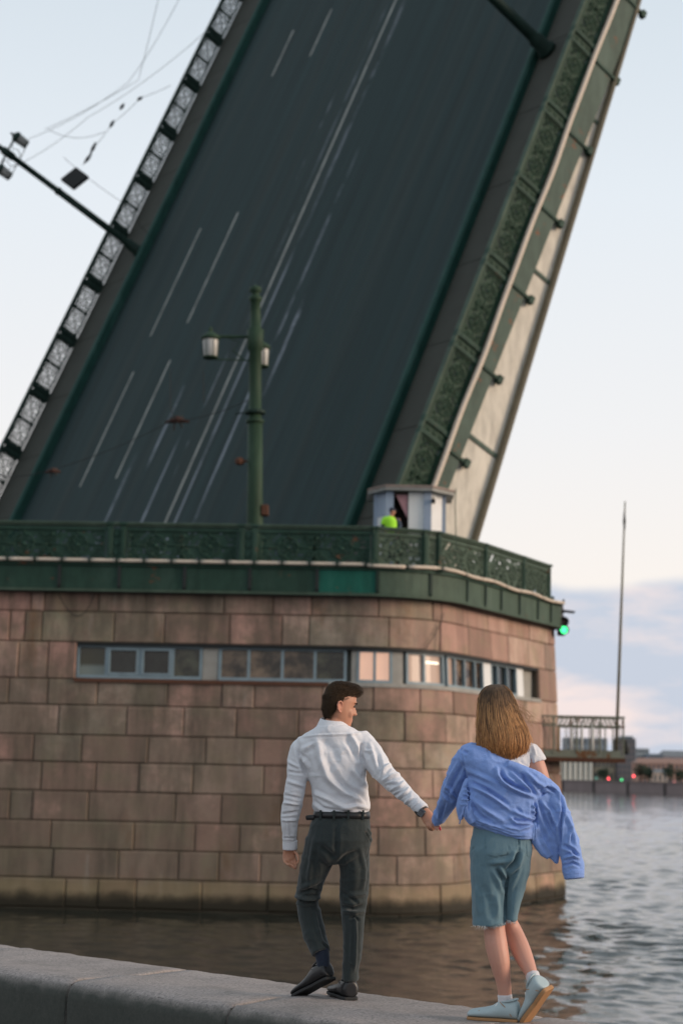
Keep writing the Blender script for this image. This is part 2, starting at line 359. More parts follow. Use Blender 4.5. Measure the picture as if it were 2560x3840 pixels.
# ---------------------------------------------------------------- bridge pier
pA = np.array([-16.0, 46.1]); pK = np.array([2.3, 45.4]); u1 = (pK-pA)/np.linalg.norm(pK-pA); az2 = radians(27.5); u2 = np.array([sin(az2), cos(az2)]); pE = pK + u2*9.8
turn = math.acos(u1 @ u2); tl = 1.8; Rf = tl/math.tan(turn/2); S1 = np.linalg.norm(pK-pA)-tl; S2 = S1 + Rf*turn; S3 = S2 + 9.8 - tl
def plan(s):
    """point and outward normal of the pier face at arc length s"""
    if s <= S1: p = pA + u1*s; d = u1
    elif s >= S2: p = pK + u2*(tl + s - S2); d = u2
    else:
        a0 = atan2(u1[0], u1[1]) - (s-S1)/Rf; d = np.array([sin(a0), cos(a0)])
        ctr = pA + u1*S1 + np.array([-u1[1], u1[0]])*Rf; p = ctr + np.array([d[1], -d[0]])*Rf
    return p, np.array([d[1], -d[0]])
TOPZ = 8.34
def batter(z): return .40*max(0, TOPZ-z)/TOPZ
def pp(s, z, o=0.0, bat=True):
    p, n = plan(s); q = p + n*(o + (batter(z) if bat else 0)); return (q[0], q[1], z)
def project(P):
    v = np.array(P)-EYE; k = v @ FWD; return 1280 + F_PX*(v @ RGT)/k, 1920 - F_PX*(v @ UPV)/k
def s_at(px, z, o=0.0, bat=True):
    lo, hi = 0.0, S3
    for _ in range(40):
        mid = (lo+hi)/2
        if project(pp(mid, z, o, bat))[0] < px: lo = mid
        else: hi = mid
    return lo
def z_at(px, py, o=0.0, bat=True):
    s = s_at(px, 5, o, bat)
    lo, hi = -1, 14
    for _ in range(40):
        mid = (lo+hi)/2
        if project(pp(s, mid, o, bat))[1] > py: lo = mid
        else: hi = mid
    return lo
ORG = (2.3, 45.4, 0)
pier = tag(empty('bridge_pier', ORG), 'pink granite bridge pier with a rounded corner rising from the river', 'bridge pier')
zc = [-.72] + [z_at(640, y) for y in (3412, 3302, 3192, 3086, 2975, 2865, 2763, 2651, 2553, 2414, 2300)] + [TOPZ+.03]
ZW0, ZW1 = zc[9], zc[10]
sW0 = s_at(285, 6.4); sW1 = s_at(2022, 6.4)
def sweep(g, s0, s1, prof, n=None, bat=True):       # closed profile (z, out) swept along the face
    if n is None: n = 2
    sl = [s0] + [s for s in np.linspace(S1, S2, 15) if s0 < s < s1] + [s1]
    rows = [[pp(s, z, o, bat) for z, o in prof] for s in sl]
    g.grid(rows, close=True); k = len(prof); b = len(g.v)-len(sl)*k
    g.f.append(tuple(b+i for i in range(k))[::-1]); g.f.append(tuple(b+(len(sl)-1)*k+i for i in range(k)))
    return g
g = G(); sweep(g, 0, S3, [(-3, -.5), (ZW0-.02, -.5), (ZW0-.02, -.055), (-3, -.055)]); sweep(g, 0, S3, [(ZW1+.02, -.5), (TOPZ, -.5), (TOPZ, -.055), (ZW1+.02, -.055)])
sweep(g, 0, sW0-.02, [(ZW0-.02, -.5), (ZW1+.02, -.5), (ZW1+.02, -.055), (ZW0-.02, -.055)]); sweep(g, sW1+.02, S3, [(ZW0-.02, -.5), (ZW1+.02, -.5), (ZW1+.02, -.055), (ZW0-.02, -.055)])
g.build('core_wall', M_JOINT, pier, off=ORG)
g = G(); back = [pp(0, 5, -.45)[:2], pp(S1, 5, -.45)[:2], pp((S1+S2)/2, 5, -.45)[:2], pp(S2, 5, -.45)[:2], pp(S3, 5, -.3)[:2]]
pE2 = (pE[0]-.613*34, pE[1]+.79*34); g.prism(back + [pE2, (-25, 57)], -3, TOPZ-.05); g.build('inner_wall', M_CONC, pier, off=ORG)
g = G(); g.prism([pp(0, 9, .3, False)[:2], pp(S1, 9, .3, False)[:2], pp((S1+S2)/2, 9, .3, False)[:2], pp(S2, 9, .3, False)[:2], pp(S3, 9, .3, False)[:2], pE2, (-25, 57)], TOPZ-.05, 9.05); g.build('deck_slab', plain('deck_asphalt', (.06, .06, .06), .9), pier, off=ORG)
# end wall seen at a grazing angle round the far corner
nE = np.array([u2[1], -u2[0]])
# granite blocks, course by course; joints on the near face as in the photograph, the rest at the same rhythm
J = {0: [300, 450, 625, 925, 1230], 1: [300, 450, 625, 925, 1230], 2: [245, 545, 820, 1005, 1195, 1470], 3: [235, 615, 895, 1100, 1360], 4: [45, 150, 405, 805, 1015, 1290],
     5: [190, 440, 640, 885, 1210, 1480], 6: [155, 375, 680, 945, 1165, 1370], 7: [270, 583, 845, 1085, 1370], 8: [40, 220, 447, 770, 1020, 1168, 1480], 9: [85, 220], 10: [45, 115, 195, 525, 755, 1055, 1295, 1420], 11: [145, 205, 455, 1030, 1255, 1430]}
def block(s0, s1, z0, z1, o, seedn):
    r = np.random.default_rng(seedn); c = .024; gp = .0115
    s0 += gp; s1 -= gp; z0 += gp*.9; z1 -= gp*.9; ch = r.random(8)
    sl = [s0, s0, s0+c] + [s for s in np.linspace(S1, S2, 12) if s0+c < s < s1-c] + [s1-c, s1, s1]
    g = G(); rows = []
    for i, s in enumerate(sl):
        if i in (0, len(sl)-1): oo = [-.09]*6
        elif i in (1, len(sl)-2): oo = [-.09] + [o-c]*4 + [-.09]
        else: oo = [-.09, o-c, o, o, o-c, -.09]
        zz = [z0, z0, z0+c, z1-c, z1, z1]
        if i in (2, len(sl)-3):           # worn corners
            k = 0 if i == 2 else 2; zz[2] += .03*ch[k]*(ch[k] > .6); zz[3] -= .03*ch[k+1]*(ch[k+1] > .6)
        rows.append([pp(s, z, q) for z, q in zip(zz, oo)])
    g.grid(rows); return g
for i in range(12):
    js = [s_at(x*.8163, (zc[i]+zc[i+1])/2) for x in J[i]]
    left = [js[0]]; 
    while left[-1] > 3.2: left.append(left[-1] - random.uniform(1.4, 2.3))
    right = []
    if i != 9:
        s = js[-1]
        while s < S3-1.2:
            s += random.uniform(1.15, 2.2) if s < S2 else random.uniform(1.3, 2.0)
            if s < S3-.55: right.append(s)
    else: right = [sW0]; 
    seq = sorted(left[1:] + js + right) + ([S3] if i != 9 else [])
    pairs = list(zip(seq[:-1], seq[1:]))
    if i == 9: pairs.append((sW1, S3))
    for k, (a, b) in enumerate(pairs):
        if b-a < .2: continue
        g = block(a, b, zc[i], zc[i+1], random.uniform(-.012, .016), i*100+k)
        g.build('granite_block', M_GRAN, pier, off=ORG)
# far return of the pier: the side that turns away behind the right silhouette
for i in range(12):
    z0, z1 = zc[i]+.01, zc[i+1]-.01
    a0 = np.array(pp(S3, z0, 0)[:2]); a1 = np.array(pp(S3, z1, 0)[:2]); t_ = np.array([-.613, .79])
    for k, L in enumerate((1.7, 1.9, 2.1)):
        d0 = sum((1.7, 1.9, 2.1)[:k]) + .02; d1 = d0 + L - .02; n_ = np.array([.79, .613])
        g = G(); vs = []
        for p0, z in ((a0, z0), (a1, z1)):
            for d, o in ((d0, 0), (d1, 0), (d1, -.3), (d0, -.3)): q = p0 + t_*d + n_*o; vs.append((q[0], q[1], z))
        g.add(vs, [(0,1,2,3), (4,5,6,7), (0,1,5,4), (1,2,6,5), (2,3,7,6), (3,0,4,7)]); g.build('granite_block', M_GRAN, pier, off=ORG, bevel=.015)
# windows -------------------------------------------------------------
g = G(); sweep(g, sW0-.3, sW1+.3, [(ZW0-.1, -.62), (ZW1+.1, -.62), (ZW1+.1, -.30), (ZW0-.1, -.30)]); g.build('recess_back', plain('window_recess', (.10, .10, .085), .85), pier, off=ORG)
g = G(); sweep(g, sW0-.05, sW1+.05, [(ZW1-.075, -.4), (ZW1+.015, -.4), (ZW1+.015, -.03), (ZW1-.075, -.045)]); g.build('lintel', M_BLACK, pier, off=ORG)
S6 = lambda cx: s_at(1200 + .867*cx, 6.4)
S5 = lambda cx: s_at(.8163*cx, 6.4)
bays = [  # (start, end, [mullions], pane materials)
    (S5(350), S5(925), [S5(485), S5(640), S5(790)], [M_BLIND, M_GLASS2, M_GLASS2, M_GLASS]),
    (S5(1003), S6(112), [S5(1140), S5(1295), S5(1445)], [M_BROWNREFL, M_BROWNREFL, M_BROWNREFL, M_GLASS]),
    (S6(160), S6(318), [S6(239)], [M_WARMP, M_WARMP]),
    (S6(383), S6(553), [S6(465)], [M_LIT2, M_LIT2]),
    (S6(567), S6(725), [S6(603), S6(645), S6(690)], [M_LIT2, M_BROWNREFL, M_BROWNREFL, M_BROWNREFL]),
    (S6(760), S6(868), [S6(787), S6(828)], [M_GLASS2, M_GLASS2, M_GLASS2])]
fw = .055
for bi, (a, b, mul, mats) in enumerate(bays):
    z0, z1 = ZW0+.06, ZW1-.06
    g = G()
    for s in [a+fw/2] + mul + [b-fw/2]: sweep(g, s-fw/2-.008, s+fw/2+.008, [(z0, -.30), (z1, -.30), (z1, -.13), (z0, -.13)])
    sweep(g, a, b, [(z0-.02, -.30), (z0+.07, -.30), (z0+.07, -.122), (z0-.02, -.122)]); sweep(g, a, b, [(z1-.06, -.30), (z1+.01, -.30), (z1+.01, -.122), (z1-.06, -.122)])
    w = g.build('window', M_FRAME, pier, off=ORG)
    ed = [a] + mul + [b]
    for k in range(len(ed)-1):
        g = G(); sweep(g, ed[k]+fw*.6, ed[k+1]-fw*.6, [(z0+.06, -.27), (z1-.05, -.27), (z1-.05, -.225), (z0+.06, -.225)])
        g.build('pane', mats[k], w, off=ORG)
    if bi == 0:
        for k in (1, 2):   # opening casements
            g = G()
            for s in (ed[k]+fw*1.3, ed[k+1]-fw*1.3): sweep(g, s-.03, s+.03, [(z0+.08, -.22), (z1-.07, -.22), (z1-.07, -.11), (z0+.08, -.11)])
            for z in (z0+.11, z1-.10): sweep(g, ed[k]+fw*1.3, ed[k+1]-fw*1.3, [(z-.03, -.22), (z+.03, -.22), (z+.03, -.112), (z-.03, -.112)])
            g.build('casement', M_FRAME, w, off=ORG)
    if bi == 3:
        g = G(); sweep(g, mul[0]+.12, b-.14, [(z1-.28, -.225), (z1-.22, -.225), (z1-.22, -.215), (z1-.28, -.215)]); g.build('tube_lamp', M_TUBE, w, off=ORG)
for a, b, mt in ((bays[0][1]+.02, bays[1][0]-.02, M_CONC), (bays[1][1]+.14, bays[2][0], M_CONC), (bays[2][1], bays[3][0]-.1, M_CONC), (bays[4][1]+.02, bays[5][0]-.02, M_WHITE), (bays[5][1]+.02, bays[5][1]+.55, M_WHITE)):
    if b-a < .05: continue
    g = G(); sweep(g, a, b, [(ZW0+.01, -.4), (ZW1-.04, -.4), (ZW1-.04, -.145), (ZW0+.01, -.145)]); g.build('window_pier', mt, pier, off=ORG)
g = G(); sweep(g, sW0-.02, S6(35), [(ZW0-.07, -.35), (ZW0+.035, -.35), (ZW0+.035, .045), (ZW0-.07, .055)]); g.build('rusty_sill', M_RUST, pier, off=ORG)
g = G(); sweep(g, S6(40), sW1, [(ZW0-.06, -.35), (ZW0+.05, -.35), (ZW0+.05, .03), (ZW0-.06, .04)]); g.build('stone_sill', M_CONC, pier, off=ORG)
# iron fascia under the railing ---------------------------------------
fz0, fz1 = TOPZ, 9.04
fj = [S5(x) for x in (-60, 265, 540, 840, 1140, 1450)] + [S6(x) for x in (235, 448, 595, 675, 745, 825, 905, 963)]
fj = [fj[0]-3.4, fj[0]-1.7] + fj + [S3-.30]
fpal = {6: M_TEAL, 5: M_GREEN, 7: M_TEAL}
g = G(); sweep(g, 0, S3-.36, [(fz0, -.3), (fz1+.02, -.3), (fz1+.02, .29), (fz0, .29)], bat=False); g.build('fascia_core', M_DARK, pier, off=ORG)
for k, (a, b) in enumerate(zip(fj[:-1], fj[1:])):
    mt = M_TEAL if k in (7,) else (M_GREEN if k < 8 else M_GREENG)
    g = G(); sweep(g, a+.015, b-.015, [(fz0+.04, .2), (fz1-.05, .2), (fz1-.05, .335), (fz0+.04, .335)], bat=False); g.build('fascia_panel', mt, pier, off=ORG, bevel=.006)
    g = G(); sweep(g, a-.04, a+.04, [(fz0+.05, .2), (fz1-.03, .2), (fz1-.03, .375), (fz0+.12, .37), (fz0+.05, .345)], bat=False); g.build('fascia_rib', M_BLACK if k < 8 else M_DARK, pier, off=ORG)
g = G(); sweep(g, 0, S3-.30, [(fz0-.035, -.1), (fz0+.035, -.1), (fz0+.035, .37), (fz0-.035, .37)], bat=False); g.build('bottom_flange', M_GREENG, pier, off=ORG)
g = G(); sweep(g, 0, S3-.30, [(fz1-.04, -.1), (fz1+.05, -.1), (fz1+.05, .39), (fz1-.04, .39)], bat=False); g.build('top_flange', M_GREEN, pier, off=ORG)
# conduit along the ledge, in clamped lengths
s = 2.0; k = 0
while s < S3-.5:
    L = .735 if s < S1-.5 else .98
    wob = (lambda q: .0) if s < S1-.5 else (lambda q: .028*sin(q*2.1))
    g = G(); e = min(s+L-.045, S3-.35)
    pts = [pp(q, fz1+.09 + wob(q) - (.05 if s > S2 else 0)*(q-S2)/6, .44 + .5*wob(q+1), False) for q in np.linspace(s, e, 6)]
    g.tube(pts, .052, 8); g.build('conduit', M_PIPE, pier, True, off=ORG)
    g = G(); q = pp(e+.022, fz1+.09, .42, False); g.obox(q, (.018, 0, 0), (0, .1, 0), (0, 0, .075)); g.build('conduit_clamp', M_DARK, pier, off=ORG)
    s += L; k += 1
# hanging cables on the near face
for (ax, ay), (bx, by), (mx_, my_) in (((215, 2225), (350, 2230), (300, 2395)), ((1660, 2300), (1585, 2440), (1640, 2370)), ((1655, 2250), (1640, 2440), (1650, 2350))):
    g = G(); P = [np.array(pp(s_at(x, 7.5, .1, False), z_at(x, y, .1, False), .09)) for x, y in ((ax, ay), (mx_, my_), (bx, by))]
    g.tube([P[0]*(1-t)**2 + 2*P[1]*t*(1-t) + P[2]*t*t for t in np.linspace(0, 1, 9)], .011, 5); g.build('slack_cable', M_BLACK, pier, off=ORG)

# ---------------------------------------------------------------- cast-iron railing panels
def spiral(g, cx, cz, r0, r1, a0, turns, r=.017, y=0.0, n=18, flat=1.0):
    pts = []
    for i in range(n+1):
        t = i/n; a = a0 + turns*2*pi*t; R_ = r0 + (r1-r0)*t; pts.append((cx + R_*cos(a), y, cz + R_*sin(a)))
    g.tube(pts, [r*(1.0-.35*i/n) for i in range(n+1)], 5)
def ornament(L, H, dense=False):
    """scrollwork filling a panel L wide and H high, standing on z=0, centred on x=0"""
    g = G(); cz = H/2; R_ = H*(.36 if dense else .44)
    k = max(1, round(L/(H*1.55))); w = L/k
    for j in range(k):
        c = -L/2 + w*(j+.5)
        g.tube([(c+R_*cos(a), 0, cz+R_*sin(a)) for a in np.linspace(0, 2*pi, 25)], .026, 5)
        g.lathe([(.0, -.03), (R_*.22, -.02), (R_*.25, .0), (R_*.22, .02), (0, .03)], 8, (c, 0, cz), (0, 1, 0))
        for q in range(8):
            a = q*pi/4 + pi/8
            spiral(g, c + R_*.62*cos(a), cz + R_*.62*sin(a), R_*.26, R_*.06, a+pi*.9, 1.1 if q % 2 else -1.1, .021 if dense else .014)
            if dense: g.obox((c + R_*.9*cos(a), 0, cz+R_*.9*sin(a)), (R_*.16, 0, 0), (0, .012, 0), (0, 0, R_*.1))
        for sx in (-1, 1):
            for sz in (-1, 1):
                spiral(g, c + sx*(w/2-R_*.38), cz + sz*R_*.55, R_*.40, R_*.08, pi/2*(1-sx)+sz*.5, sx*sz*1.4, .022)
                spiral(g, c + sx*(w/2-R_*.95), cz + sz*R_*1.0, R_*.24, R_*.06, -sz*pi/2, sx*sz*1.2, .018)
                g.obox((c + sx*(w/2-R_*.1), 0, cz + sz*R_*.95), (R_*.2, 0, 0), (0, .014, 0), (0, 0, R_*.16))
            g.obox((c + sx*(w/2-R_*.02), 0, cz), (R_*.16, 0, R_*.1), (0, .016, 0), (-R_*.06, 0, R_*.2))
            g.tube([(c+sx*R_, 0, cz), (c+sx*(w/2-.02), 0, cz)], .022, 5)
        for sz in (-1, 1): g.tube([(c, 0, cz+sz*R_), (c, 0, cz+sz*H/2)], .025, 5)
    if dense:            # pierced backing sheet behind the scrolls
        nx_, nz_ = max(6, int(L/.075)), 10; r = np.random.default_rng(11)
        for i in range(nx_):
            for j in range(nz_):
                if r.random() < .09: continue
                x = -L/2 + L*i/nx_; z = H*j/nz_; g.add([(x, .006, z), (x+L/nx_, .006, z), (x+L/nx_, .006, z+H/nz_), (x, .006, z+H/nz_)], [(0, 1, 2, 3)])
    else:
        nx_, nz_ = int(L/.04), int(H/.04)      # lacy pierced casting
        for i in range(nx_):
            for j in range(nz_):
                x = -L/2 + L*(i+.5)/nx_; z = H*(j+.5)/nz_; q = (x+L/2) % w - w/2; rr0 = sqrt(q*q+(z-cz)**2)/R_; th = atan2(z-cz, q)
                if rr0 < .98: keep = rr0 < .22 or abs(sin(4*th + 1.5*rr0)) < .36 or rr0 > .90 or .52 < rr0 < .60
                else: keep = abs(sin(pi*q/(w*.11))*sin(pi*(z-cz)/(H*.15))) < .42
                if not keep: continue
                hx, hz = L/nx_*.56, H/nz_*.56; g.box((x-hx, -.010, z-hz), (x+hx, .010, z+hz))
    return g
def post_mesh(H, w=.16, d=.15):
    g = G(); g.box((-w/2, -d/2, 0), (w/2, d/2, H)); g.box((-w/2-.03, -d/2-.03, 0), (w/2+.03, d/2+.03, .10)); g.box((-w/2-.035, -d/2-.035, H), (w/2+.035, d/2+.035, H+.07))
    g.box((-w/2+.035, -d/2-.018, .2), (w/2-.035, -d/2, H-.12)); g.box((-w/2+.035, d/2, .2), (w/2-.035, d/2+.018, H-.12)); return g
_orn = {}
def railing_run(root, posts, H, mat, matp, dense=False, gap=0.0, twin=0.0):
    """posts: list of (x, y) in root space; each pair is joined by a panel"""
    for i, (x, y) in enumerate(posts):
        x2, y2 = posts[i+1] if i+1 < len(posts) else posts[i-1]
        rz = atan2(y2-y, x2-x) + (0 if i+1 < len(posts) else pi)
        key = ('post', H, matp.name)
        if key not in _orn: _orn[key] = post_mesh(H).build('post', matp, root, bevel=.008); o = _orn[key]; o.location = (x, y, 0); o.rotation_euler = (0, 0, rz)
        else: o = share(_orn[key], root, (x, y, 0), rz)
        if i+1 == len(posts): break
        L = sqrt((x2-x)**2 + (y2-y)**2); ux, uy = (x2-x)/L, (y2-y)/L
        tw = twin if L > 2*twin+.5 else 0
        if tw:
            share(_orn[key], root, (x+ux*tw, y+uy*tw, 0), rz)
        off = tw; Lp = round(L-off-.17, 1)
        mx_, my_ = x+ux*(off+L)/2, y+uy*(off+L)/2
        key2 = ('panel', Lp, H, dense, gap, mat.name)
        zb, hp = (gap+.10, H-.26-gap) if dense else (gap+.05, H-.15-gap)
        if key2 not in _orn:
            g = G(); g.box((-Lp/2-.1, -.05, gap), (Lp/2+.1, .05, zb)); g.box((-Lp/2-.1, -.04, zb+hp), (Lp/2+.1, .04, H-.06))
            for sx in (-1, 1): g.box((sx*(Lp/2-.05)-.025, -.03, zb), (sx*(Lp/2-.05)+.025, .03, H-.17))
            o = g.build('panel_frame', mat, root, bevel=.008)
            q = ornament(Lp-.12, hp, dense).build('scrollwork', mat, o, True); q.location = (0, 0, zb); _orn[key2] = (o, q)
            o.location = (mx_, my_, 0); o.rotation_euler = (0, 0, rz)
        else:
            o0, q0 = _orn[key2]; o = share(o0, root, (mx_, my_, 0), rz); share(q0, o, (0, 0, zb))
        if tw:
            key3 = ('narrow', H, mat.name)
            if key3 not in _orn:
                g = G(); g.box((-tw/2, -.02, .02), (tw/2, .02, H-.1))
                for z in (.25, .5, .75): g.lathe([(0, -.05), (.06, -.045), (.085, -.02), (.085, .02), (.06, .045), (0, .05)], 8, (0, 0, z*H), (0, 1, 0))
                o = g.build('narrow_panel', mat, root); _orn[key3] = o; o.location = (x+ux*tw/2, y+uy*tw/2, 0); o.rotation_euler = (0, 0, rz)
            else: share(_orn[key3], root, (x+ux*tw/2, y+uy*tw/2, 0), rz)
def handrail(root, pts, H, mat, off=(0,0,0)):
    for (x, y), (x2, y2) in zip(pts[:-1], pts[1:]):
        g = G(); a = np.array((x, y, H+.0)); b = np.array((x2, y2, H+.0)); d = (b-a)/np.linalg.norm(b-a); a = a-d*.02; b = b+d*.02
        g.beam(a, b, .21, .055); g.beam(a+(0,0,-.055), b+(0,0,-.055), .15, .05); g.build('top_rail', mat, root, bevel=.012)
ro = (0.9, 45.0, 9.08)
prail = tag(empty('pier_railing', ro), 'green cast-iron railing with scrollwork panels around the top of the pier', 'railing')
RO = .36
sp = [s_at(x, 9.5, RO, False) for x in (413-990, 413-495, 413, 905, 1404)] + [s_at(x, 9.5, RO, False) for x in (1592, 1640, 1815, 1957, 2052)]
pts = [(pp(s, 9, RO, False)[0]-ro[0], pp(s, 9, RO, False)[1]-ro[1]) for s in sp]
railing_run(prail, pts[:5], 1.02, M_GREEN, M_GREEN, True, twin=.36)
railing_run(prail, pts[4:], 1.02, M_GREENG, M_GREEN, True)
handrail(prail, pts, 1.06, M_GREENG)
pe = pts[-1]; handrail(prail, [pe, (pe[0]-.613*4, pe[1]+.79*4)], 1.06, M_GREENG)
railing_run(prail, [pe, (pe[0]-.613*3.2, pe[1]+.79*3.2)], 1.02, M_GREENG, M_GREEN, True)
# ---------------------------------------------------------------- raised bascule leaf
LAZ, LEL = radians(52.2), radians(66)
la = np.array([sin(LAZ)*cos(LEL), cos(LAZ)*cos(LEL), sin(LEL)]); lt = np.array([sin(LAZ+pi/2), cos(LAZ+pi/2), 0]); ln = np.cross(lt, la)
LP = np.array([2.73, 51.0, 12.41])
LM = Matrix(((lt[0], la[0], ln[0], LP[0]), (lt[1], la[1], ln[1], LP[1]), (lt[2], la[2], ln[2], LP[2]), (0, 0, 0, 1)))
leaf = tag(empty('bascule_leaf', mtx=LM), 'raised drawbridge leaf with its dark asphalt roadway tilted steeply against the sky', 'drawbridge')
SB, ST, WL, KR, KL = -4.3, 41.0, -31.7, -3.16, -28.54
m = Mat('leaf_asphalt', .8, 0, .35); ob = m.coord('Object'); st = m.coord('Object', (1, .03, 1)); st2 = m.coord('Object', (1, .12, 1))
c = m.mix(m.ramp(m.noise(st, 1.6, 7, .7), [(.3, 0.0), (.7, 1.0)]), (.004, .014, .014), (.016, .039, .040))
c = m.mix(m.math('MULTIPLY', m.noise(ob, 3, 5, .6), .5), c, (.010, .024, .024))
sx = m.n('ShaderNodeSeparateXYZ'); m.l(ob, sx.inputs[0])
def stripe(w0, hw, lo, hi, s0, s1, soft=.8):      # worn paint left along a wheel track
    d = m.math('ABSOLUTE', m.math('SUBTRACT', sx.outputs[0], w0))
    wob = m.math('MULTIPLY', m.noise(m.coord('Object', (1, .25, 1)), 1.5, 3), hw*1.6)
    band = m.math('SUBTRACT', 1.0, m.math('DIVIDE', m.math('ADD', d, m.math('SUBTRACT', wob, hw*.8)), hw), True)
    br = m.ramp(m.noise(m.coord('Object', (.6+w0*.013, .16, 1)), 2.2, 5, .7), [(lo+.06, 0.0), (hi+.06, 1.0)])
    ra = m.n('ShaderNodeMapRange'); m.l(sx.outputs[1], ra.inputs[0]); ra.inputs[1].default_value = s0-soft; ra.inputs[2].default_value = s0+soft
    rb = m.n('ShaderNodeMapRange'); m.l(sx.outputs[1], rb.inputs[0]); rb.inputs[1].default_value = s1-soft; rb.inputs[2].default_value = s1+soft; rb.inputs[3].default_value = 1; rb.inputs[4].default_value = 0
    return m.math('MULTIPLY', m.math('MULTIPLY', band, br), m.math('MULTIPLY', ra.outputs[0], rb.outputs[0]))
for w0, hw, lo, hi, s0, s1, k in ((-20.33, .22, .34, .50, -2, 3.6, .9), (-18.88, .18, .40, .55, 3.6, 8.2, .9), (-17.3, .13, .34, .5, -2, 4.2, .9), (-14.72, .13, .25, .42, -3, 12.5, .95), (-13.35, .14, .3, .48, -3, 7.5, .95),
                          (-12.25, .20, .36, .48, 6.2, 9.6, 1.0), (-13.1, .16, .40, .6, 8, 17, .9), (-14.6, .2, .4, .6, 13, 30, .6), (-16.0, .12, .36, .55, 10, 27, .55), (-17.15, .12, .46, .6, 17, 22, .6), (-16.4, .1, .42, .56, 2, 8, .8), (-22, .25, .5, .66, 0, 9, .4)):
    c = m.mix(m.math('MULTIPLY', stripe(w0, hw, lo, hi, s0, s1), k), c, (.23, .255, .29))
brn = m.ramp(m.noise(m.coord('Object', (1, .02, 1)), .9, 4, .6), [(.5, 0.0), (.7, 1.0)])
c = m.mix(m.math('MULTIPLY', brn, .3), c, (.045, .042, .034))
m.color(c); m.bump(m.noise(ob, 40, 3), .2, .01); M_ASPH = m.m
def line_paint(name, col):
    m = Mat(name, .7); ob = m.coord('Object', (1, .3, 1)); m.color(m.mix(m.ramp(m.noise(ob, 4, 6, .7), [(.35, 0.0), (.62, 1.0)]), tuple(q*.45 for q in col), col)); return m.m
M_LINE = line_paint('worn_lane_paint', (.28, .285, .26)); M_WALK = plain('brown_walkway', (.040, .042, .034), .85, var=.3, scale=1.2)
g = G(); g.box((KL, SB, -.28), (KR, ST, 0)); g.build('road_surface', M_ASPH, leaf)
for w0 in (-24.1, -21.13):
    for a, b in ((3.2, 9.05), (10.95, 16.9), (25.95, 28.85), (33.8, 39.6)):
        g = G(); g.box((w0-.075, a, .003), (w0+.075, b, .008)); g.build('lane_dash', M_LINE, leaf)
g = G(); g.box((-15.50, SB, .003), (-15.33, ST, .009)); g.build('centre_line', M_LINE, leaf)
M_KERB = painted('teal_kerb_paint', (.012, .052, .042), amount=.78)
for w0, sgn in ((KR, 1), (KL, -1)):
    g = G(); prof = [(0, 0), (0, .34), (.07, .42), (.25, .42), (.32, .34), (.32, 0)]
    rows = [[(w0 + sgn*(x-.1), s, k) for x, k in prof] for s in (SB, ST)]; g.grid(rows, close=True); g.f += [tuple(range(6)), tuple(range(6, 12))[::-1]]; g.build('kerb_guard', M_KERB, leaf, bevel=.015)
    for j in range(14):
        s0 = SB + j*3.3; g = G(); a, b = (w0+sgn*.23, -.03) if sgn > 0 else (WL+.03, w0-.23); g.box((a, s0+.012, -.2), (b, s0+3.288, .10)); g.build('walkway_plate', M_WALK, leaf)
# right edge: conduit, fascia beam, brackets, cream girder plates, dark bottom flange
g = G(); g.tube([(.12 + .02*sin(s*1.7), s, -.02 + .025*sin(s*.9)) for s in np.arange(SB, ST, .6)], .085, 8); g.build('conduit', M_PIPE, leaf, True)
def kf(s): return -.62 - .024*max(0, s)
def kb(s): return -2.22 + .0585*s if s < 24 else -.82
M_FB = painted('grey_green_beam_paint', (.060, .092, .072), rust=(.16, .065, .03), amount=.60, var=.18)
for j in range(14):
    s0, s1 = 1.24-3.16*2 + 3.16*j + .02, 1.24-3.16 + 3.16*j - .02; g = G()
    vs = [(x, s, k) for s in (s0, s1) for x, k in ((-.12, kf(s)), (.03, kf(s)), (.03, -.1), (-.12, -.1))]
    g.add(vs, [(0,1,2,3), (7,6,5,4), (0,1,5,4), (1,2,6,5), (2,3,7,6), (3,0,4,7)]); g.build('fascia_beam', M_FB, leaf)
    p = s1+.02; g = G(); g.box((-.05, p-.05, kf(p)-.28), (.09, p+.05, -.1)); g.box((-.06, p-.13, kf(p)-.36), (.13, p+.13, kf(p)-.17)); g.build('bracket', M_GREEN, leaf)
for j in range(7):
    s0, s1 = SB + j*6.5+.01, SB + (j+1)*6.5 - .01; g = G()
    vs = [(x, s, k) for s in (s0, s1) for x, k in ((-.35, kb(s)), (-.14, kb(s)), (-.14, -.3), (-.35, -.3))]
    g.add(vs, [(0,1,2,3), (7,6,5,4), (0,1,5,4), (1,2,6,5), (2,3,7,6), (3,0,4,7)]); g.build('girder_plate', M_CREAM, leaf)
    g = G(); g.add([(x, s, k) for s in (s1-.06, s1+.08) for x, k in ((-.14, kb(s)), (-.09, kb(s)), (-.09, kf(s)), (-.14, kf(s)))], [(0,1,2,3), (7,6,5,4), (0,1,5,4), (1,2,6,5), (2,3,7,6), (3,0,4,7)]); g.build('stiffener', M_FB, leaf)
g = G(); rows = []
for s in np.linspace(SB, ST, 24): rows.append([(x, s, kb(s)+k) for x, k in ((-.7, -.06), (.10, -.06), (.14, 0.0), (.10, .06), (-.7, .06))])
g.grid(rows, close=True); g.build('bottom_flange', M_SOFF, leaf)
g = G(); g.box((WL+.1, SB, -.55), (-.4, ST, -.30))
for w0 in (-31.3, -22, -15.8, -9): g.box((w0-.15, SB, -1.4), (w0+.15, ST, -.55))
g.build('underside_girders', M_DARK, leaf)
g = G(); g.box((WL, SB, -.5), (WL+.08, ST, .02)); g.build('left_fascia', M_DARK, leaf)
def leaf_empty(name, w, s, k, rz=0): return empty(name, mtx=LM @ Matrix.Translation((w, s, k)) @ Matrix.Rotation(rz, 4, 'Z'))
rr = tag(leaf_empty('leaf_railing', -.05, 0, .02), 'green cast-iron railing along the right edge of the raised leaf', 'railing')
